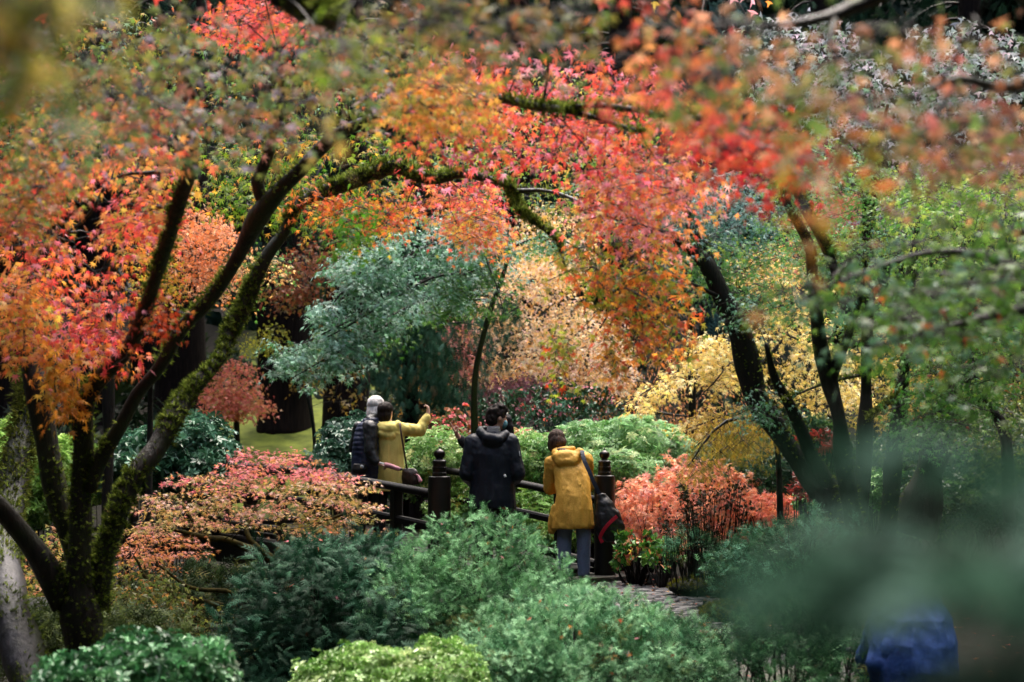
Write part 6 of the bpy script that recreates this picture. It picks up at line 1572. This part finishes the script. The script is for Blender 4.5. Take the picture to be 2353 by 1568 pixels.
# ---- white hair, navy puffer
p5 = person('white-haired person in a navy puffer jacket with a black sleeve', 850, 17.95, .0)
stand(p5)
J = dict(pelvis=(0, 0, .85), chest=(0, .0, 1.15), neck=(.03, .06, 1.35), hipL=(-.08, 0, .81), hipR=(.08, 0, .81), kneeL=(-.09, .02, .44), kneeR=(.09, .02, .44), ankL=(-.1, 0, .085), ankR=(.1, 0, .085),
         shL=(-.13, .06, 1.26), shR=(.02, -.13, 1.25), elL=(-.2, .2, 1.02), elR=(.025, -.20, .97), wrL=(-.1, .34, 1.0), wrR=(.11, -.24, .85))
hc, R = (.06, .14, 1.50), yaw(35)
sculpt('body', body_prims(J, hc, R) + hand_prims(J['wrR'], (.85, -.1, -.25), (0, .3, -1), .95, 1.1, side=1) + hand_prims(J['wrL'], (.4, .9, 0), (.5, 0, -.5), .9), .0085, M['skin2'], p5)
eyes(hc, R, p5)
sculpt('trousers', leg_prims(J), .013, M['dark_trousers'], p5)
sculpt('shoes', shoe_prims(J), .012, M['shoe'], p5)
sculpt('jacket', [('l', [(-.03, 0, .68, .165, .15), (-.03, 0, .8, .175, .155), (-.03, 0, 1.0, .17, .15), (-.02, 0, 1.15, .165, .14), (0, 0, 1.27, .15, .12), (.02, 0, 1.36, .08, .08)]), ('e', (-.1, -.02, 1.03), (.09, .12, .22))], .0105, M['puffer'], p5, 2, .004, bands=(.055, .009))
sculpt('sleeves', [('c', (-.02, -.06, 1.27), .075, J['shR'], .085), ('c', J['shR'], .085, J['elR'], .072), ('c', J['elR'], .07, (.085, -.235, .865), .05), ('c', J['shL'], .07, J['elL'], .065), ('c', J['elL'], .06, J['wrL'], .05), ('c', (0, -.02, 1.33), .07, (.04, .04, 1.36), .07)], .0105, M['black_sleeve'], p5, 2, .008)
f_ = lambda x, y, z: np.array(hc) + np.array(R) @ np.array([x, y, z])
sculpt('hair', [('e', f_(0, -.015, .035), (.098, .112, .096), R), ('l', [(.045, .075, 1.345, .075, .06), (.05, .09, 1.41, .105, .09), (.055, .12, 1.49, .105, .1)])], .009, M['hair_white'], p5, 3, disp=hair_disp(.007, 30))
q = p5.location
um = empty('folded_umbrella', (q.x + .2, q.y - .26, q.z + .82)); tag(um, 'short folded pink umbrella held behind the yellow coat', 'umbrella')
blobs('canopy', [('c', (0, 0, .012), .024, (.08, 0, -.012), .029), ('c', (.08, 0, -.012), .029, (.155, 0, -.035), .024)], M['pink'], um, .006, 1, .004)
blobs('handle', [('c', (-.06, 0, .03), .014, (-.01, 0, .014), .017)], M['white_print'], um, .005)
blobs('tip', [('c', (.165, 0, -.038), .019, (.185, 0, -.043), .016)], M['plastic'], um, .005)
hp = empty('hip_pouch', (q.x - .10, q.y - .17, q.z + .78)); tag(hp, 'small black pouch with a white round badge at the white-haired person’s hip', 'pouch')
blobs('pouch', [('l', [(0, 0, -.05, .07, .04), (0, 0, .0, .09, .05), (0, 0, .06, .07, .035)])], M['bag_black'], hp, .008, 2, .004)
blobs('badge', [('e', (.03, -.052, .03), (.022, .008, .022))], M['white_print'], hp, .005)

# ---- blue jacket, bent over, behind the near boughs
p6 = person('person in a blue jacket bent forward behind the blurred boughs', 2100, 8.8, -.52)
J = dict(pelvis=(0, 0, .66), chest=(.02, .18, .76), neck=(.03, .44, .84), hipL=(-.1, 0, .68), hipR=(.1, 0, .68), kneeL=(-.12, .12, .40), kneeR=(.12, .12, .40), ankL=(-.12, 0, .08), ankR=(.12, 0, .08),
         shL=(-.11, .3, .82), shR=(.11, .3, .82), elL=(-.17, .45, .58), elR=(.17, .45, .58), wrL=(-.12, .55, .40), wrR=(.12, .55, .40))
hc, R = (.04, .56, .80), yaw(0, -50)
sculpt('body', body_prims(J, hc, R) + hand_prims(J['wrL'], (.2, .4, -.9), (0, 1, 0), .95) + hand_prims(J['wrR'], (-.2, .4, -.9), (0, 1, 0), .95, side=-1), .009, M['skin'], p6)
eyes(hc, R, p6)
sculpt('jeans', leg_prims(J, (.12, .085, .065)), .014, M['denim'], p6)
sculpt('shoes', shoe_prims(J), .012, M['shoe'], p6)
sculpt('jacket', [('l', [(0, -.02, .44, .20, .15), (0, 0, .58, .215, .19), (.01, .04, .72, .215, .2), (.02, .1, .85, .19, .2), (.04, .18, .95, .14, .16), (.06, .24, 1.01, .08, .1)]), ('c', (-.16, .1, .84), .075, (-.21, .02, .62), .07), ('c', (-.21, .02, .62), .07, (-.14, .16, .46), .055)] + sleeve_prims(J, (.09, .075, .058)) +
       [('c', (-.07, .16, .93), .045, (.0, .08, .94), .05), ('c', (.0, .08, .94), .05, (.1, .08, .94), .05), ('c', (.1, .08, .94), .05, (.15, .2, .95), .045)], .012, M['denim'], p6, 3, .012, (12, 12, 5))
sculpt('hair', [('e', hc, (.1, .115, .105))], .012, M['hair_brown'], p6, 2, disp=hair_disp(.008, 30))

# ---- small dark bird on the path
q = at(1612, 1416, 12.9)
bd = empty('bird', (q[0], q[1], pz(q[1]) + .035)); tag(bd, 'tiny dark bird with brown crown standing on the cobbles by the moss rock', 'bird')
sculpt('body', [('e', (-.008, 0, .038), (.034, .02, .022), Matrix.Rotation(-.35, 3, 'Y')), ('c', (.012, 0, .048), .013, (.024, 0, .070), .011), ('e', (.029, 0, .080), (.017, .012, .0125)), ('c', (.042, 0, .083), .005, (.054, 0, .087), .002), ('c', (-.035, 0, .03), .010, (-.062, 0, .026), .006), ('c', (-.002, -.007, .02), .0035, (.0, -.007, .0), .003), ('c', (-.002, .007, .02), .0035, (.0, .007, .0), .003)], .0028, M['bird'], bd, 2)
blobs('cap', [('e', (.029, 0, .087), (.0165, .0115, .008))], M['bird_head'], bd, .003)
